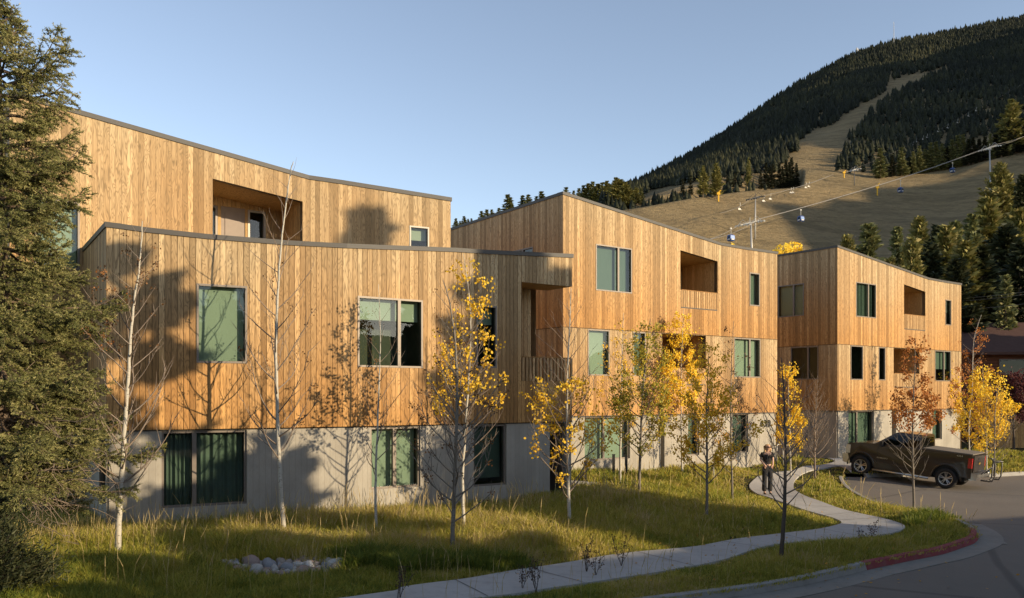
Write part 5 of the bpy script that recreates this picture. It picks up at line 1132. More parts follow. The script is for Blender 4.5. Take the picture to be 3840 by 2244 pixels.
def solid(name,prof,y0,y1,mat,parent,bevel=.03,label=None):
    mb=MB(); n=len(prof); V=[(u,y,z) for y in(y0,y1) for u,z in prof]; mb.v=V; mb.f=[tuple(range(n)),tuple(range(n,2*n))[::-1]]+[(i,n+i,n+(i+1)%n,(i+1)%n)[::-1] for i in range(n)]; mb.m=[0]*len(mb.f); mb.uv=[]; mb.ax=[]
    o=mb.build(name,mat,parent,bevel=bevel,label=label); return o
def lathe(mb,prof,cx,cy,cz,n=32,mi=0):
    b=len(mb.v)
    for r,y in prof:
        for k in range(n): a=2*math.pi*k/n; mb.v.append((cx+r*math.cos(a),cy+y,cz+r*math.sin(a)))
    for i in range(len(prof)-1):
        for k in range(n):
            k2=(k+1)%n; mb.f.append((b+i*n+k,b+i*n+k2,b+(i+1)*n+k2,b+(i+1)*n+k)); mb.m.append(mi); mb.uv+=[(0,0)]*4; mb.ax+=[(0,0)]*4
def truck():
    hd=Vector((-.74,.67)); hd.normalize(); lf=Vector((-hd.y,hd.x)); Wd=.93
    rw=Vector((16.61,33.3)); c=rw-lf*Wd; ang=math.atan2(hd.y,hd.x); f=c+hd*3.25
    zr=g1(c.x,c.y)-.14; zf=g1(f.x,f.y)-.14
    T=empty('pickup_truck',(c.x,c.y,zr),'dark brown crew cab pickup truck parked behind the rust leaved tree','pickup truck',None,ang)
    T.rotation_euler=(0,-math.atan2(zf-zr,3.25),ang)
    body=[(-.86,.52),(-.86,1.36),(-.84,1.42),(.98,1.41),(1.0,1.36),(2.76,1.36),(3.3,1.335),(3.72,1.27),(3.86,1.20),(3.88,.80),(3.86,.55),(3.74,.52)]+arch(3.25,.42,.50,12,168)+[(2.70,.36),(.56,.36)]+arch(0,.42,.50,12,168)+[(-.62,.55)]
    b=solid('body',body,-Wd,Wd,'truck_paint',T,.045)
    # fender flares
    for s in(-1,1):
        for cx in(0,3.25):
            m=MB(); A=arch(cx,.42,.53,-5,185,16); m.tube([(u,s*(Wd-.01),z) for u,z in A],.028,6); m.build('wheel_arch','truck_paint',T,smooth=True)
            m=MB(); A=arch(cx,.42,.51,0,180,12); m.poly([(u,s*(Wd-.18),z) for u,z in A]); m.build('wheel_well','trim_black',T)
    # cab
    def ring(z,u0,u1,w): return [(u0,-w,z),(u1,-w,z),(u1,w,z),(u0,w,z)]
    m=MB(); R0=ring(1.35,1.0,2.78,.90); R1=ring(1.87,1.03,2.06,.80); R2=ring(1.93,1.08,1.94,.73)
    for A,Bq in((R0,R1),(R1,R2)):
        for i in range(4): m.poly([A[i],A[(i+1)%4],Bq[(i+1)%4],Bq[i]])
    m.poly(R2); m.poly(R0[::-1]); m.build('cab','truck_paint',T,bevel=.03)
    def face(A,Bq,i,s0,s1,t0,t1,off=.008):
        a,b_=Vector(A[i]),Vector(A[(i+1)%4]); d,c_=Vector(Bq[i]),Vector(Bq[(i+1)%4]); n=(b_-a).cross(d-a).normalized()
        cen=sum((Vector(v) for v in R0+R1),Vector())/8
        if n.dot((a+c_)/2-cen)<0: n=-n
        def q(s,t_): return (a.lerp(b_,s)).lerp(d.lerp(c_,s),t_)+n*off
        return [q(s0,t0),q(s1,t0),q(s1,t1),q(s0,t1)]
    for i in(0,2):
        rng_=((.06,.46),(.50,.88)) if i==0 else ((.12,.50),(.54,.94))
        for s0,s1 in rng_: m=MB(); m.poly(face(R0,R1,i,s0,s1,.12,.90)); m.build('side_window','car_glass',T)
    m=MB(); m.poly(face(R0,R1,1,.06,.94,.08,.93)); m.build('windshield','car_glass',T)
    m=MB(); m.poly(face(R0,R1,3,.10,.90,.15,.90)); m.build('rear_window','car_glass',T)
    # door seams, handles, mirrors
    for s in(-1,1):
        for u in(2.62,1.80,.98): m=MB(); m.box((u,s*(Wd+.001),.88),(.012,.006,.88)); m.build('door_seam','trim_black',T)
        for u in(1.95,1.12): m=MB(); m.box((u,s*(Wd+.02),1.16),(.16,.03,.035)); m.build('door_handle','truck_paint',T,bevel=.01)
        m=MB(); m.box((2.44,s*(Wd+.13),1.40),(.10,.20,.22)); m.build('side_mirror','trim_black',T,bevel=.03)
        m=MB(); m.tube([(2.75,s*(Wd+.02),.31),(.62,s*(Wd+.02),.31)],.042,8); m.tube([(2.3,s*(Wd-.1),.40),(2.3,s*(Wd+.02),.32)],.02,6); m.build('step_bar','chrome',T,smooth=True)
        m=MB(); m.box((1.7,s*(Wd+.004),.60),(2.0,.012,.03)); m.build('side_moulding','truck_paint',T,bevel=.004)
        m=MB(); m.box((-.80,s*(Wd-.03),1.10),(.14,.09,.38)); m.build('tail_lamp','lamp_red',T,bevel=.02)
        m=MB(); m.box((3.80,s*(Wd-.09),1.02),(.17,.20,.34)); m.build('headlight','lamp_clear',T,bevel=.03)
        m=MB(); m.box((.3,s*(Wd-.02),.9),(.0,.0,.0))
    solid('front_bumper',[(3.72,.45),(3.95,.50),(3.98,.76),(3.84,.80)],-Wd-.005,Wd+.005,'chrome',T,.04)
    m=MB(); m.box((3.88,0,1.0),(.05,1.5,.34)); m.build('grille','trim_black',T,bevel=.02)
    solid('rear_bumper',[(-.84,.50),(-1.04,.52),(-1.05,.70),(-.84,.72)],-Wd+.02,Wd-.02,'chrome',T,.035)
    m=MB(); m.box((-.875,0,1.06),(.035,1.52,.62)); tg=m.build('tailgate','truck_paint',T,bevel=.02)
    m=MB(); m.box((-.897,0,1.24),(.01,.34,.06)); m.build('tailgate_handle','trim_black',tg)
    m=MB(); m.poly([(-.901,y,z) for y,z in((-.13,-.035+1.06),(-.05,-.035+1.06),(-.05,-.06+1.06),(.05,-.06+1.06),(.05,-.035+1.06),(.13,-.035+1.06),(.13,.035+1.06),(.05,.035+1.06),(.05,.06+1.06),(-.05,.06+1.06),(-.05,.035+1.06),(-.13,.035+1.06))]); m.build('emblem','emblem_gold',tg)
    m=MB(); m.box((.05,0,1.435),(1.80,1.74,.035)); m.build('bed_cover','tonneau',T,bevel=.012)
    m=MB(); m.box((1.08,.30,1.915),(.06,.30,.025)); m.build('brake_light','lamp_red',T,bevel=.008)
    m=MB(); m.box((1.5,0,.45),(4.2,1.3,.22)); m.build('underbody','trim_black',T)
    for cx in(0,3.25):
        for s in(-1,1):
            cy=s*(Wd-.12); m=MB(); lathe(m,[(.26,-.125*s),(.33,-.135*s),(.375,-.12*s),(.395,-.07*s),(.395,.07*s),(.375,.115*s),(.33,.13*s),(.255,.125*s),(.245,.02*s),(.26,-.125*s)],cx,cy,.395,40)
            w=m.build('wheel','rubber',T,smooth=True); 
            r=MB(); lathe(r,[(.0,.085*s),(.06,.09*s),(.075,.06*s),(.075,.04*s)],cx,cy,.395,20); lathe(r,[(.255,.12*s),(.235,.115*s),(.225,.05*s),(.225,-.05*s)],cx,cy,.395,40)
            for k in range(5):
                for da in(-.17,.17):
                    a=k*2*math.pi/5+.3; p0=Vector((cx+.05*math.cos(a+da*1.5),cy+.075*s,.395+.05*math.sin(a+da*1.5))); p1=Vector((cx+.238*math.cos(a+da),cy+.105*s,.395+.238*math.sin(a+da))); r.tube([p0,p1],[.021,.017],5)
            r.build('rim','rim_alloy',w,smooth=False); d=MB(); lathe(d,[(.0,.01*s),(.225,.01*s)],cx,cy,.395,24); d.build('brake_disc','trim_black',w)
    text_obj('lettering','SILVERADO',.075,.003,'chrome',T,(2.42,Wd+.006,.80),(math.pi/2,0,math.pi),1.1)
    text_obj('decal','4X4',.10,.002,'chrome',T,(-.42,Wd+.006,1.30),(math.pi/2,.0,math.pi),1.3)
    # hitch mounted cycle rack
    m=MB(); tb=m.tube
    tb([(-1.0,0,.42),(-1.30,0,.42),(-1.36,0,.60),(-1.36,0,1.30)],.03,8); tb([(-1.30,-.52,.48),(-1.30,.52,.48)],.026,6); tb([(-1.42,-.50,.56),(-1.42,.50,.56)],.022,6)
    for y in(-.5,.5): tb([(-1.30,y,.48),(-1.50,y,.50),(-1.56,y,.66),(-1.56,y,1.12),(-1.48,y,1.24)],.026,8)
    for y in(-.28,.22): tb([(-1.36,y*.2,1.15),(-1.40,y,1.22),(-1.62,y*1.3,1.22)],.022,6)
    for y in(-.2,.0,.3): tb([(-1.36,0,1.0),(-1.22,y,.86),(-1.10,y*1.6,.70)],.02,6)
    tb([(-1.36,-.22,1.28),(-1.36,.34,1.34)],.03,6); m.build('bicycle_rack','steel_dark',T,smooth=True)
truck()
# ================= WOMAN ON THE PATH =================
simple('skin',(.60,.36,.25),.55,var=.05); simple('hair_blond',(.50,.31,.14),.6,var=.3,sc=40); simple('black_top',(.022,.018,.016),.85,var=.2,sc=20); simple('black_trousers',(.022,.019,.018),.85,var=.2); simple('shoe_dark',(.05,.03,.02),.5); simple('lens_dark',(.01,.01,.01),.1)
def skin(name,V,E,R,mat,parent,root=0,sub=2):
    me=bpy.data.meshes.new(name); me.from_pydata(V,E,[]); o=bpy.data.objects.new(name,me); C.objects.link(o); me.materials.append(M[mat])
    sk_=o.modifiers.new('skin','SKIN'); sv=me.skin_vertices[0].data if me.skin_vertices else None
    if sv is None:
        bpy.context.view_layer.objects.active=o; bpy.ops.mesh.customdata_skin_add() if hasattr(bpy.ops.mesh,'customdata_skin_add') else None; sv=me.skin_vertices[0].data
    for i,r in enumerate(R): sv[i].radius=r if isinstance(r,tuple) else (r,r); sv[i].use_root=(i==root)
    sk_.use_smooth_shade=True; s=o.modifiers.new('sub','SUBSURF'); s.levels=s.render_levels=sub
    dg=bpy.context.evaluated_depsgraph_get(); m2=bpy.data.meshes.new_from_object(o.evaluated_get(dg)); bpy.data.objects.remove(o); m2.name=name
    o=bpy.data.objects.new(name,m2); C.objects.link(o); o.parent=parent; m2.polygons.foreach_set('use_smooth',[True]*len(m2.polygons)); return o
def woman():
    b=at(2877.7,1855,.03); T=empty('person',b,'woman with shoulder length blond hair standing on the path in black clothes and sunglasses, hands in pockets','person'); T['label']='blond woman in black clothes and sunglasses standing on the path, hands in her pockets'
    T.rotation_euler=(0,0,.10)
    V=[(0,0,.92),(0,.01,1.05),(0,.015,1.20),(0,.01,1.33),(.0,.0,1.42),(.01,-.015,1.49),(.02,-.03,1.545),(.025,-.025,1.60),(.025,-.01,1.645),
       (-.17,.01,1.365),(-.235,.02,1.16),(-.14,-.10,1.00),(-.115,-.115,.955),
       (.17,.01,1.365),(.20,.03,1.14),(.155,-.08,.99),(.13,-.10,.945),
       (-.085,0,.86),(-.09,-.01,.48),(-.10,.015,.10),(-.10,-.09,.045),(.085,0,.86),(.085,-.02,.48),(.075,.0,.10),(.085,-.11,.045),(.03,-.115,1.575)]
    E=[(0,1),(1,2),(2,3),(3,4),(4,5),(5,6),(6,7),(7,8),(3,9),(9,10),(10,11),(11,12),(3,13),(13,14),(14,15),(15,16),(0,17),(17,18),(18,19),(19,20),(0,21),(21,22),(22,23),(23,24),(6,25)]
    R=[(.13,.09),(.105,.08),(.12,.09),(.12,.075),(.052,.052),(.05,.055),(.066,.078),(.074,.088),(.06,.07),.048,.036,.026,(.032,.018),.048,.036,.026,(.032,.018),.085,.05,.035,(.035,.025),.085,.05,.035,(.035,.025),.012]
    # fingers: four short unequal chains and a thumb on each hand, tucked at the pocket
    for hidx,sx in((12,1),(16,-1)):
        hx,hy,hz=V[hidx]
        for k,(dx,L) in enumerate(((-.022,.055),(-.008,.065),(.007,.06),(.02,.048))):
            i=len(V); V.append((hx+dx,hy+.004,hz-.02)); V.append((hx+dx*1.1,hy+.018,hz-.02-L)); R+=[.0085,.0075]; E+=[(hidx,i),(i,i+1)]
        i=len(V); V.append((hx+.034*sx,hy-.012,hz+.005)); V.append((hx+.045*sx,hy-.016,hz-.03)); R+=[.010,.008]; E+=[(hidx,i),(i,i+1)]
    skin('body',V,E,R,'skin',T)
    skin('top',[(0,0,.98),(0,.012,1.08),(0,.015,1.21),(0,.01,1.325),(0,.014,1.37),(-.175,.01,1.365),(-.215,.018,1.24),(.175,.01,1.365),(.195,.022,1.23)],[(0,1),(1,2),(2,3),(3,4),(3,5),(5,6),(3,7),(7,8)],[(.155,.115),(.13,.10),(.145,.11),(.135,.095),(.09,.07),.066,.06,.066,.06],'black_top',T,2)
    v=MB(); v.poly([(-.045,-.098,1.40),(.05,-.098,1.40),(.0,-.112,1.29)]); v.build('neckline','skin',T)
    skin('trousers',[(0,0,.985),(0,.0,.90),(-.09,0,.82),(-.10,-.005,.48),(-.11,.0,.09),(.09,0,.82),(.095,-.015,.48),(.085,-.01,.09)],[(0,1),(1,2),(2,3),(3,4),(1,5),(5,6),(6,7)],[(.145,.11),(.155,.12),.105,.082,.085,.105,.082,.085],'black_trousers',T,1)
    for sx,y in((-.105,0),(.085,-.02)): skin('shoe',[(sx,y+.04,.045),(sx,y-.06,.04),(sx,y-.14,.025)],[(0,1),(1,2)],[(.034,.034),(.036,.03),(.028,.02)],'shoe_dark',T)
    skin('hair',[(.02,.02,1.655),(.02,.055,1.61),(.01,.065,1.53),(.0,.055,1.44),(-.07,.015,1.60),(-.085,.0,1.50),(-.075,-.02,1.40),(.10,.02,1.59),(.105,.0,1.50),(.09,-.03,1.41),(.02,-.035,1.665)],[(0,1),(1,2),(2,3),(0,4),(4,5),(5,6),(0,7),(7,8),(8,9),(0,10)],[(.075,.075),(.085,.06),(.085,.045),(.07,.03),(.035,.05),(.036,.045),(.03,.03),(.035,.05),(.036,.045),(.03,.03),(.05,.045)],'hair_blond',T)
    m=MB(); m.box((-.012,-.112,1.585),(.055,.012,.036)); m.box((.065,-.112,1.585),(.055,.012,.036)); m.box((.026,-.116,1.592),(.03,.008,.008)); m.build('sunglasses','lens_dark',T,bevel=.006)
woman()
# ================= BROWN HOUSES, FENCE, WIRES =================
t=NT('shingles'); n=t.noise(t.scale(t.pos(),(3,3,9)),1,5,.7); br=t.noise(t.pos(),.4,3)
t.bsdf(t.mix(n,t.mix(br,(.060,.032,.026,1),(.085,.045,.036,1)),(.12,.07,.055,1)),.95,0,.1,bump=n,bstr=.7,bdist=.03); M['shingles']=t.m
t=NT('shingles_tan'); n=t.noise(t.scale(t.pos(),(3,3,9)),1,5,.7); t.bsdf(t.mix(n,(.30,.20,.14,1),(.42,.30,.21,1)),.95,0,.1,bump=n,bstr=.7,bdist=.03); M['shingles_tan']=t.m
t=NT('brown_siding'); sp=t.n('ShaderNodeSeparateXYZ'); t.l(t.pos(),sp.inputs[0]); ln=t.math('LESS_THAN',t.math('FRACT',t.math('MULTIPLY',sp.outputs[2],5.0)),.12); n=t.noise(t.scale(t.pos(),(1,1,12)),1,4)
t.bsdf(t.mix(ln,t.mix(n,(.15,.055,.03,1),(.20,.08,.04,1)),(.03,.015,.01,1)),.85,0,.2,bump=ln,bstr=.4,bdist=.02); M['brown_siding']=t.m
def house(name,loc,ang,L,Wd,ze,zr,zb,wall,rf,label,ov=.7,win=None,pipe=None,cat='house'):
    T=empty(name,loc,label,cat,None,ang); m=MB(); h=Wd/2
    m.poly([(-L/2,-h,zb),(L/2,-h,zb),(L/2,-h,ze),(-L/2,-h,ze)]); m.poly([(L/2,h,zb),(-L/2,h,zb),(-L/2,h,ze),(L/2,h,ze)])
    zp=ze+(zr-ze)*h/(h+ov)
    for s in(-1,1): m.poly([(s*L/2,-h,zb),(s*L/2,h,zb),(s*L/2,h,ze),(s*L/2,0,zr-.05),(s*L/2,-h,ze)])
    m.build('wall',wall,T); r=MB(); k=(zr-ze)/(h) ; e=ze-k*ov
    for s in(-1,1):
        a=[(-L/2-ov,s*(h+ov),e),(L/2+ov,s*(h+ov),e),(L/2+ov,0,zr+.02),(-L/2-ov,0,zr+.02)]; r.poly(a); r.poly([(x,y,z-.18) for x,y,z in a][::-1]); r.poly([a[0],a[1],(a[1][0],a[1][1],a[1][2]-.18),(a[0][0],a[0][1],a[0][2]-.18)])
        for q,w_ in((0,3),(1,2)): r.poly([a[q],a[w_],(a[w_][0],a[w_][1],a[w_][2]-.18),(a[q][0],a[q][1],a[q][2]-.18)])
    ro=r.build('roof',rf,T)
    if pipe: p=MB(); p.tube([(pipe[0],pipe[1],pipe[2]),(pipe[0],pipe[1],pipe[2]+pipe[3])],.13,8); p.tube([(pipe[0],pipe[1],pipe[2]+pipe[3]),(pipe[0],pipe[1],pipe[2]+pipe[3]+.12)],.18,8); p.build('vent_pipe','trim_black',ro)
    if win:
        for x0,x1,z0,z1 in win:
            w=MB(); 
            for a,b_,c,d in((x0,x1,z0-.08,z0),(x0,x1,z1,z1+.08),(x0-.08,x0,z0-.08,z1+.08),(x1,x1+.08,z0-.08,z1+.08)): w.box(((a+b_)/2,-h-.03,(c+d)/2),(b_-a,.08,d-c))
            wo=w.build('window','frame_metal',T); gq=MB(); gq.poly([(x0,-h-.02,z0),(x1,-h-.02,z0),(x1,-h-.02,z1),(x0,-h-.02,z1)]); gq.build('pane','car_glass',wo); gq=MB(); gq.poly([(x0,-h-.01,z0),(x1,-h-.01,z0),(x1,-h-.01,z1),(x0,-h-.01,z1)]); gq.build('interior','interior_dark',wo)
    return T
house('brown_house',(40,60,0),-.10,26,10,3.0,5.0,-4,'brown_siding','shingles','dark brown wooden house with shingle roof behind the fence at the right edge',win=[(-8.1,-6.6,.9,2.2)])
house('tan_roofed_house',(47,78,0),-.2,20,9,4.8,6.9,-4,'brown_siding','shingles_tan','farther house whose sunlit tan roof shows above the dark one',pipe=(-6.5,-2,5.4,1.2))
house('occluder_house',(25.0,2.9,0),math.atan2(.5,.87),32,9,2.3,3.8,-5,'brown_siding','shingles','unseen low brown house added across the drive to shade the road',ov=.5)  # unseen house added as an occluder, roof height set to shade the road
# wood fence
def fence():
    T=empty('wooden_fence',(22,45,-3),'orange brown board fence at the right edge below the purple tree','fence'); a=Vector((PX(3712,1500,49).x,49)); b_=Vector((52,46)); L=(b_-a).length; d=(b_-a)/L; rr=random.Random(2); m=MB(); n=int(L/.15); lx=T.location
    for i in range(n):
        p=a+d*(i*L/n); q=a+d*((i+.93)*L/n); z=g1(p.x,p.y); h=1.75+rr.uniform(-.02,.02); r=rr.random()
        m.poly([(p.x,p.y,z),(q.x,q.y,z),(q.x,q.y,z+h),(p.x,p.y,z+h)],0,[(i*.15,0),(i*.15+.14,0),(i*.15+.14,h),(i*.15,h)],[(.2,r)]*4)
    m.build('boards','soffit_wood',T,lx); m=MB()
    for z in(.4,1.45): m.quadbox(a+Vector((0,.08)),b_+Vector((0,.08)),-3.1+z,-3.1+z+.09,.05)
    m.build('rails','soffit_wood',T,lx)
fence()
def wire(name,pts,r,label,cat,mat='trim_black',sag=.0,kind=None,group=None):
    P=[]; pts=[Vector(p) for p in pts]
    for a,b_ in zip(pts,pts[1:]):
        for k in range(12): s=k/12; q=a.lerp(b_,s); q.z-=4*sag*s*(1-s); P.append(q)
    P.append(pts[-1]); m=MB(); o=P[0].copy(); m.tube([p-o for p in P],r,4); ob=m.build(name,mat); ob.location=o; setp(ob,label,cat,group); return ob
for i,(y0,y1,w_) in enumerate(((1112,1094,'top'),(1122,1104,'middle'),(1152,1139,'lowest'))):
    wire('power_line',[PX(3400,y0+8,64),PX(3850,y1,56),PX(5200,y1-40,40)],.013,f'{w_} of three thin overhead wires in front of the dark spruces at right','wire','bark_grey',.2,group='overhead wires at right')
simple('lift_steel',(.42,.40,.37),.5,.4)
# bicycle hoops near the entrance, meter posts along the middle wall
def hoop(px,py,lab):
    b=at(px,py); m=MB(); m.tube([(-.35,0,-.1),(-.35,0,.72),(-.28,0,.80),(.28,0,.80),(.35,0,.72),(.35,0,-.1)],.025,8); o=m.build('bicycle_hoop','lift_steel',smooth=True); o.location=b; o.rotation_euler=(0,0,.9); setp(o,lab,'bike rack','bicycle hoops by the far entrance')
for p,l in(((2925,1738),'metal bicycle hoop left of its neighbour, behind the woman'),((2948,1742),'metal bicycle hoop right of its neighbour, behind the woman')): hoop(*p,l)
def bollard(px,py,d,h,lab):
    b=PX(px,py,d); z=g1(b.x,b.y); m=MB(); m.box((0,0,h/2),(.09,.09,h)); m.box((0,0,h+.01),(.11,.11,.02)); o=m.build('path_light','trim_black',bevel=.006); o.location=(b.x,b.y,z); setp(o,lab,'bollard light','short dark bollards along the middle wall')
for a in((2195,1775,28.6,.62,'short dark bollard left of the others before the middle wall'),(2301,1770,30.2,.72,'short dark bollard in the middle of the row at the middle wall'),(2348,1765,30.8,.68,'short dark bollard right of the others before the middle wall')): bollard(*a)
# ================= LIFTS ON THE HILL =================
simple('lift_steel',(.42,.40,.37),.5,.4); simple('lift_white',(.50,.48,.44),.5); simple('lift_dark',(.09,.085,.08),.6); simple('cabin_blue',(.025,.06,.20),.3,.2); simple('pad_yellow',(.75,.42,.03),.7); simple('pad_red',(.45,.05,.04),.7); simple('cable_steel',(.33,.30,.26),.5,.5)
def ltower(base,top,arm0,arm1,label,sheave='lift_white',pole='lift_steel',red=False,r=.42):
    T=empty('lift_tower',base,label,'lift tower'); m=MB(); m.tube([(0,0,-3),top-base],[r,r*.65],10); p=m.build('pole',pole,T,smooth=True)
    if red: m=MB(); m.tube([(0,0,.2),(0,0,3.2)],r*1.35,10); m.build('padding','pad_red',T)
    a,b_=arm0-base,arm1-base; m=MB(); m.tube([a,b_],.22,6); mid=(a+b_)/2
    for k,e in((.12,a),(.88,b_)):
        q=a.lerp(b_,k); m.tube([q+Vector((-2.2,1.2,-.3)),q+Vector((2.2,-1.2,.1))],.20,5)
        for j in range(6): w=q+Vector((-2.2+.88*j,1.2-.48*j,-.55+.08*j)); m.tube([w+Vector((0,-.15,0)),w+Vector((0,.15,0))],.30,8)
        m.tube([q+Vector((-1.4,.7,0)),q+Vector((0,0,1.7)),q+Vector((1.4,-.7,0))],.09,4)
    m.tube([mid,mid+Vector((0,0,1.9))],.10,5); m.build('crossarm',sheave,T); return T
d1=300; t1=PX(2816,838,d1); b1=Vector((PX(2822,930,d1).x,d1,0)); 
def tz(X,Y):
    px=X/Y*F+CX; j=int(np.clip(np.interp(px,TPX,np.arange(nc)),0,nc-2)); col=TV[:,j]; return float(np.interp(Y,col[:len(ns),1],col[:len(ns),2]))
b1.z=tz(b1.x,d1); A0,A1=PX(2777,845,d1-1),PX(2847,828,d1+1)
ltower(b1,t1,A0,A1,'gondola tower with white crossarm just above the middle roof, lower of the two')
d2=412; t2=PX(3711,556,d2); b2=PX(3718,655,d2); b2.z=min(tz(b2.x,d2),b2.z); B0,B1=PX(3687,563,d2-1),PX(3736,546,d2+1)
ltower(b2,t2,B0,B1,'upper gondola tower with red padded foot at the right of the hill',red=True)
up_=Vector((0,0,.5)); E0,E1=PX(3880,490,520),PX(3930,466,522); L0,L1=PX(2560,912,240),PX(2600,905,242)
wire('gondola_cable',[L0,A0+up_,B0+up_,E0],.075,'left haul cable of the gondola crossing the hill','cable','cable_steel',1.6,group='gondola cables'); wire('gondola_cable',[L1,A1+up_,B1+up_,E1],.075,'right haul cable of the gondola crossing the hill','cable','cable_steel',1.6,group='gondola cables')
def cabin(px,pyg,pyc,d,lab,ang):
    gz=PX(px,pyg,d); T=empty('gondola_cabin',gz,lab,'gondola cabin','gondola cabins on the hill',ang); h=(pyc-pyg)*d/F; m=MB(); m.tube([(0,0,.2),(0,0,-(h-1.0))],.09,6); m.box((0,0,.1),(.7,.25,.3)); m.build('hanger','lift_white',T)
    def rg(z,a,b_): return [(-a,-b_,z),(a,-b_,z),(a,b_,z),(-a,b_,z)]
    m=MB(); R=[rg(-h+1.05,.55,.55),rg(-h+.75,.85,.8),rg(-h-.35,.95,.9),rg(-h-1.0,.8,.75),rg(-h-1.12,.6,.55)]
    for X_,Y_ in zip(R,R[1:]):
        for i in range(4): m.poly([X_[i],X_[(i+1)%4],Y_[(i+1)%4],Y_[i]])
    m.poly(R[0]); m.poly(R[-1][::-1]); m.build('shell','cabin_blue',T); m=MB()
    for s in(-1,1): m.poly([(-.65,s*.86,-h+.55),(.65,s*.86,-h+.55),(.72,s*.935,-h-.25),(-.72,s*.935,-h-.25)]); m.poly([(s*.90,-.6,-h+.55),(s*.90,.6,-h+.55),(s*.98,.62,-h-.25),(s*.98,-.62,-h-.25)])
    m.build('window','car_glass',T); m=MB()
    for s in(-1,1): m.box((0,s*.9,-h-.55),(1.2,.12,.35)); m.box((s*.96,0,-h-.55),(.12,1.1,.35))
    m.build('panel','lift_white',T)
for a in((2741,858,893,282,'blue gondola cabin just above the middle roof, left of the lower tower',.5),(3003,789,821,318,'blue gondola cabin right of the lower tower, low over the sunlit slope',.5),(3377,678,713,368,'blue gondola cabin in front of the lit spruce row',.6),(3572,612,639,394,'gondola cabin nearest the upper tower',.6)): cabin(*a)
# chairlifts
u1=PX(2833,740,352); ub_=PX(2832,812,352); ub_.z=tz(ub_.x,352)
ltower(ub_,u1,PX(2819,745,351),PX(2847,737,353),'dark chairlift tower standing behind the lower gondola tower','lift_dark','lift_steel',r=.35)
wire('chairlift_cable',[PX(2700,800,310),PX(2819,744,351),PX(3110,660,470)],.06,'left chairlift cable over the sunlit shoulder','cable','cable_steel',1,group='chairlift cables'); wire('chairlift_cable',[PX(2847,738,353),PX(3125,655,475)],.06,'right chairlift cable over the sunlit shoulder','cable','cable_steel',1,group='chairlift cables')
def chair(px,py,d,lab,grp,mat='lift_steel'):
    T=empty('lift_chair',PX(px,py,d),lab,'lift chair',grp,.6); m=MB(); m.tube([(0,0,1.5),(0,0,.2),(0,.5,-.2),(0,.4,-1.2)],.06,5); m.build('hanger',mat,T); m=MB(); m.box((0,.1,-1.3),(1.5,.55,.10)); m.box((0,.42,-.95),(1.5,.08,.7)); m.tube([(-.75,-.2,-.9),(-.75,.42,-.7)],.05,4); m.tube([(.75,-.2,-.9),(.75,.42,-.7)],.05,4); m.build('seat',mat,T)
for i,(x,y,d) in enumerate(((2776,775,335),(2866,745,362),(2891,738,372),(2968,715,405),(2976,714,408),(3024,696,428),(3035,692,433))):
    chair(x,y,d,['lowest chair left of the chairlift tower','first chair right of the chairlift tower','second chair right of the chairlift tower','left chair of the middle pair on the shoulder lift','right chair of the middle pair on the shoulder lift','left chair of the highest pair on the shoulder lift','right chair of the highest pair on the shoulder lift'][i],'chairs of the lower chairlift')
places=['lowest, alone beside the big lit spruce','second from the bottom','third from the bottom','fourth from the bottom','fifth from the bottom','sixth from the bottom','seventh from the bottom','eighth from the bottom','ninth from the bottom','topmost, near the tall lit pine']
for (x,y),pl in zip(((3333,580),(3427,538),(3438,526),(3463,517),(3478,510),(3519,488),(3555,474),(3592,455),(3633,430),(3662,410)),places): chair(x,y,600,'shaded chair before the dark forest, '+pl,'chairs of the upper chairlift','lift_steel')
wire('chairlift_cable',[PX(3204,632,500),PX(3427,533,598),PX(3662,404,602),PX(3860,300,640)],.05,'chairlift cable in front of the dark forest','cable','lift_dark',1,group='chairlift cables')
k_=PX(3204,640,498); kb=terr_at(3204,697); kb2=Vector((k_.x*kb.y/498,kb.y,kb.z)); ltower(kb2,PX(3204,636,kb.y),PX(3196,640,kb.y-1),PX(3212,634,kb.y+1),'dark slim chairlift tower left of the big lit spruce','lift_steel','lift_dark',r=.3)
def ypost(px,py,h,lab,w=.45):
    b=terr_at(px,py); m=MB(); m.tube([(0,0,-.5),(0,0,h*.72)],w*.8,8); m.box((0,0,h*.85),(w*3.2,w*2.4,h*.25)); m.tube([(0,0,h),(w*2.5,0,h*1.25)],w*.5,6); o=m.build('snow_gun','pad_yellow'); o.location=b; setp(o,lab,'snow gun','yellow padded snow guns on the hill')
for a in((2694,756,4.2,'yellow snow gun at the foot of the right shoulder pine'),(2646,728,2.6,'yellow snow gun at the foot of the left shoulder pine'),(2901,704,4.0,'yellow snow gun before the dark clump on the shoulder'),(3290,733,5.2,'leaning yellow snow gun under the big lit spruce'),(3165,668,3.6,'yellow snow gun left of the slim dark tower')): ypost(*a)
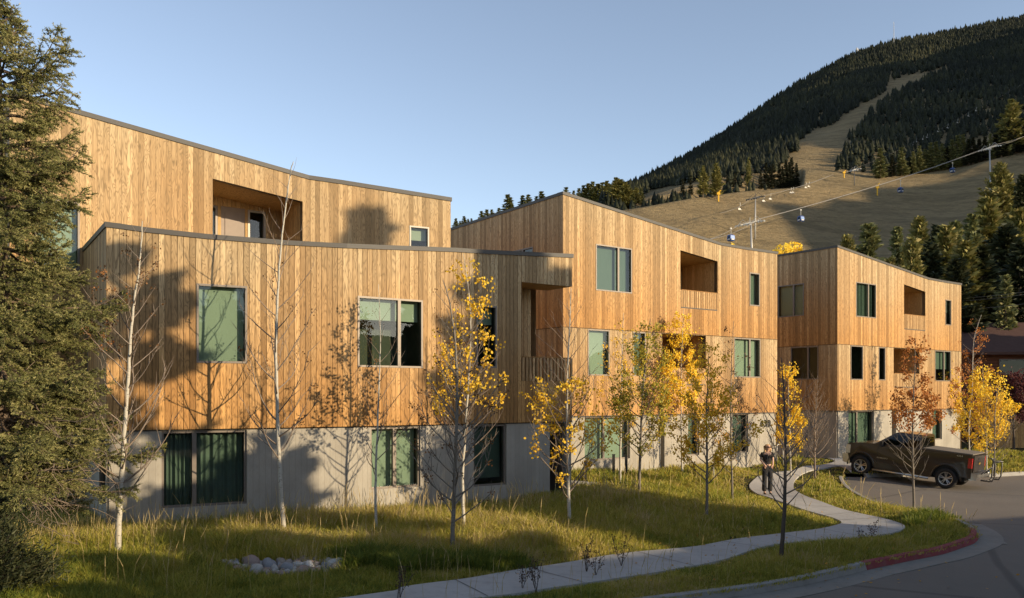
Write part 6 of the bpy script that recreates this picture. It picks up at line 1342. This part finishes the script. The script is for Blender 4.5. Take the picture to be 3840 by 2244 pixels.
# masts on the ridge
p=terr_at(3352,170); m=MB(); hh_=(170-82)*p.y/F; m.tube([(0,0,0),(0,0,hh_)],[.5,.25],4)
for k in range(10): m.box((0,0,hh_*k/10),(1.6,.2,.25))
o=m.build('radio_mast','lift_white'); o.location=p; setp(o,'thin pale radio mast rising from the mountain ridge','mast')
p=terr_at(3213,212); m=MB(); m.tube([(0,0,0),(0,0,11)],.3,5); m.tube([(0,0,9),(0,0,13)],[1.2,.9],8); m.tube([(2,0,8),(2,0,12)],[.8,.5],6); o=m.build('antenna','lift_white'); o.location=p; setp(o,'small white antenna cluster on the ridge left of the mast','antenna')
for x,y,H,lab in((45,49,17,'added unseen spruce off the right side of the brown house'),(51,45,18,'added unseen spruce behind the first one beside the brown house'),(58,52,19,'tallest added unseen spruce beside the brown house'),(41,43,12,'shorter added unseen spruce near the fence beside the brown house')): place_conifer(CMD,(x,y,-3.2),H,lab,'unseen spruces added to shade the brown house',name='spruce_tree',sx=1.3)  # unseen trees added to put the brown house in shade
# ================= CAMERA, LIGHT, SKY =================
cam=bpy.data.cameras.new('camera'); co=bpy.data.objects.new('camera',cam); C.objects.link(co)
cam.sensor_width=36; cam.lens=36*F/3840; cam.shift_x=0; cam.shift_y=(HY-1122)/3840; cam.clip_end=5000; cam.clip_start=.1
co.location=(0,0,0); co.rotation_euler=(math.pi/2,0,0); bpy.context.scene.camera=co
W=bpy.data.worlds.new('World'); bpy.context.scene.world=W; W.use_nodes=True; nt=W.node_tree
bg=nt.nodes['Background']; sk=nt.nodes.new('ShaderNodeTexSky'); sk.sky_type='NISHITA'; sk.sun_disc=False
sk.sun_elevation=math.radians(SUN_EL); sk.sun_rotation=math.atan2(SUNV.x,SUNV.y); sk.altitude=1900; sk.air_density=1.0; sk.dust_density=1.2; sk.ozone_density=1.0
hs=nt.nodes.new('ShaderNodeHueSaturation'); hs.inputs['Saturation'].default_value=.80; hs.inputs['Hue'].default_value=.501; nt.links.new(sk.outputs[0],hs.inputs['Color']); nt.links.new(hs.outputs[0],bg.inputs[0]); bg.inputs[1].default_value=SKY
s=bpy.data.lights.new('sun','SUN'); s.energy=SUNE; s.angle=math.radians(.53); s.color=(1,.81,.54); so=bpy.data.objects.new('sun',s); C.objects.link(so)
so.rotation_euler=SUNV.to_track_quat('Z','Y').to_euler()
sc=bpy.context.scene; sc.view_settings.view_transform='Standard'; sc.view_settings.look='None'; sc.view_settings.gamma=1; sc.view_settings.exposure=EXPO
sc.cycles.max_bounces=8; sc.cycles.transparent_max_bounces=24; sc.cycles.use_denoising=True
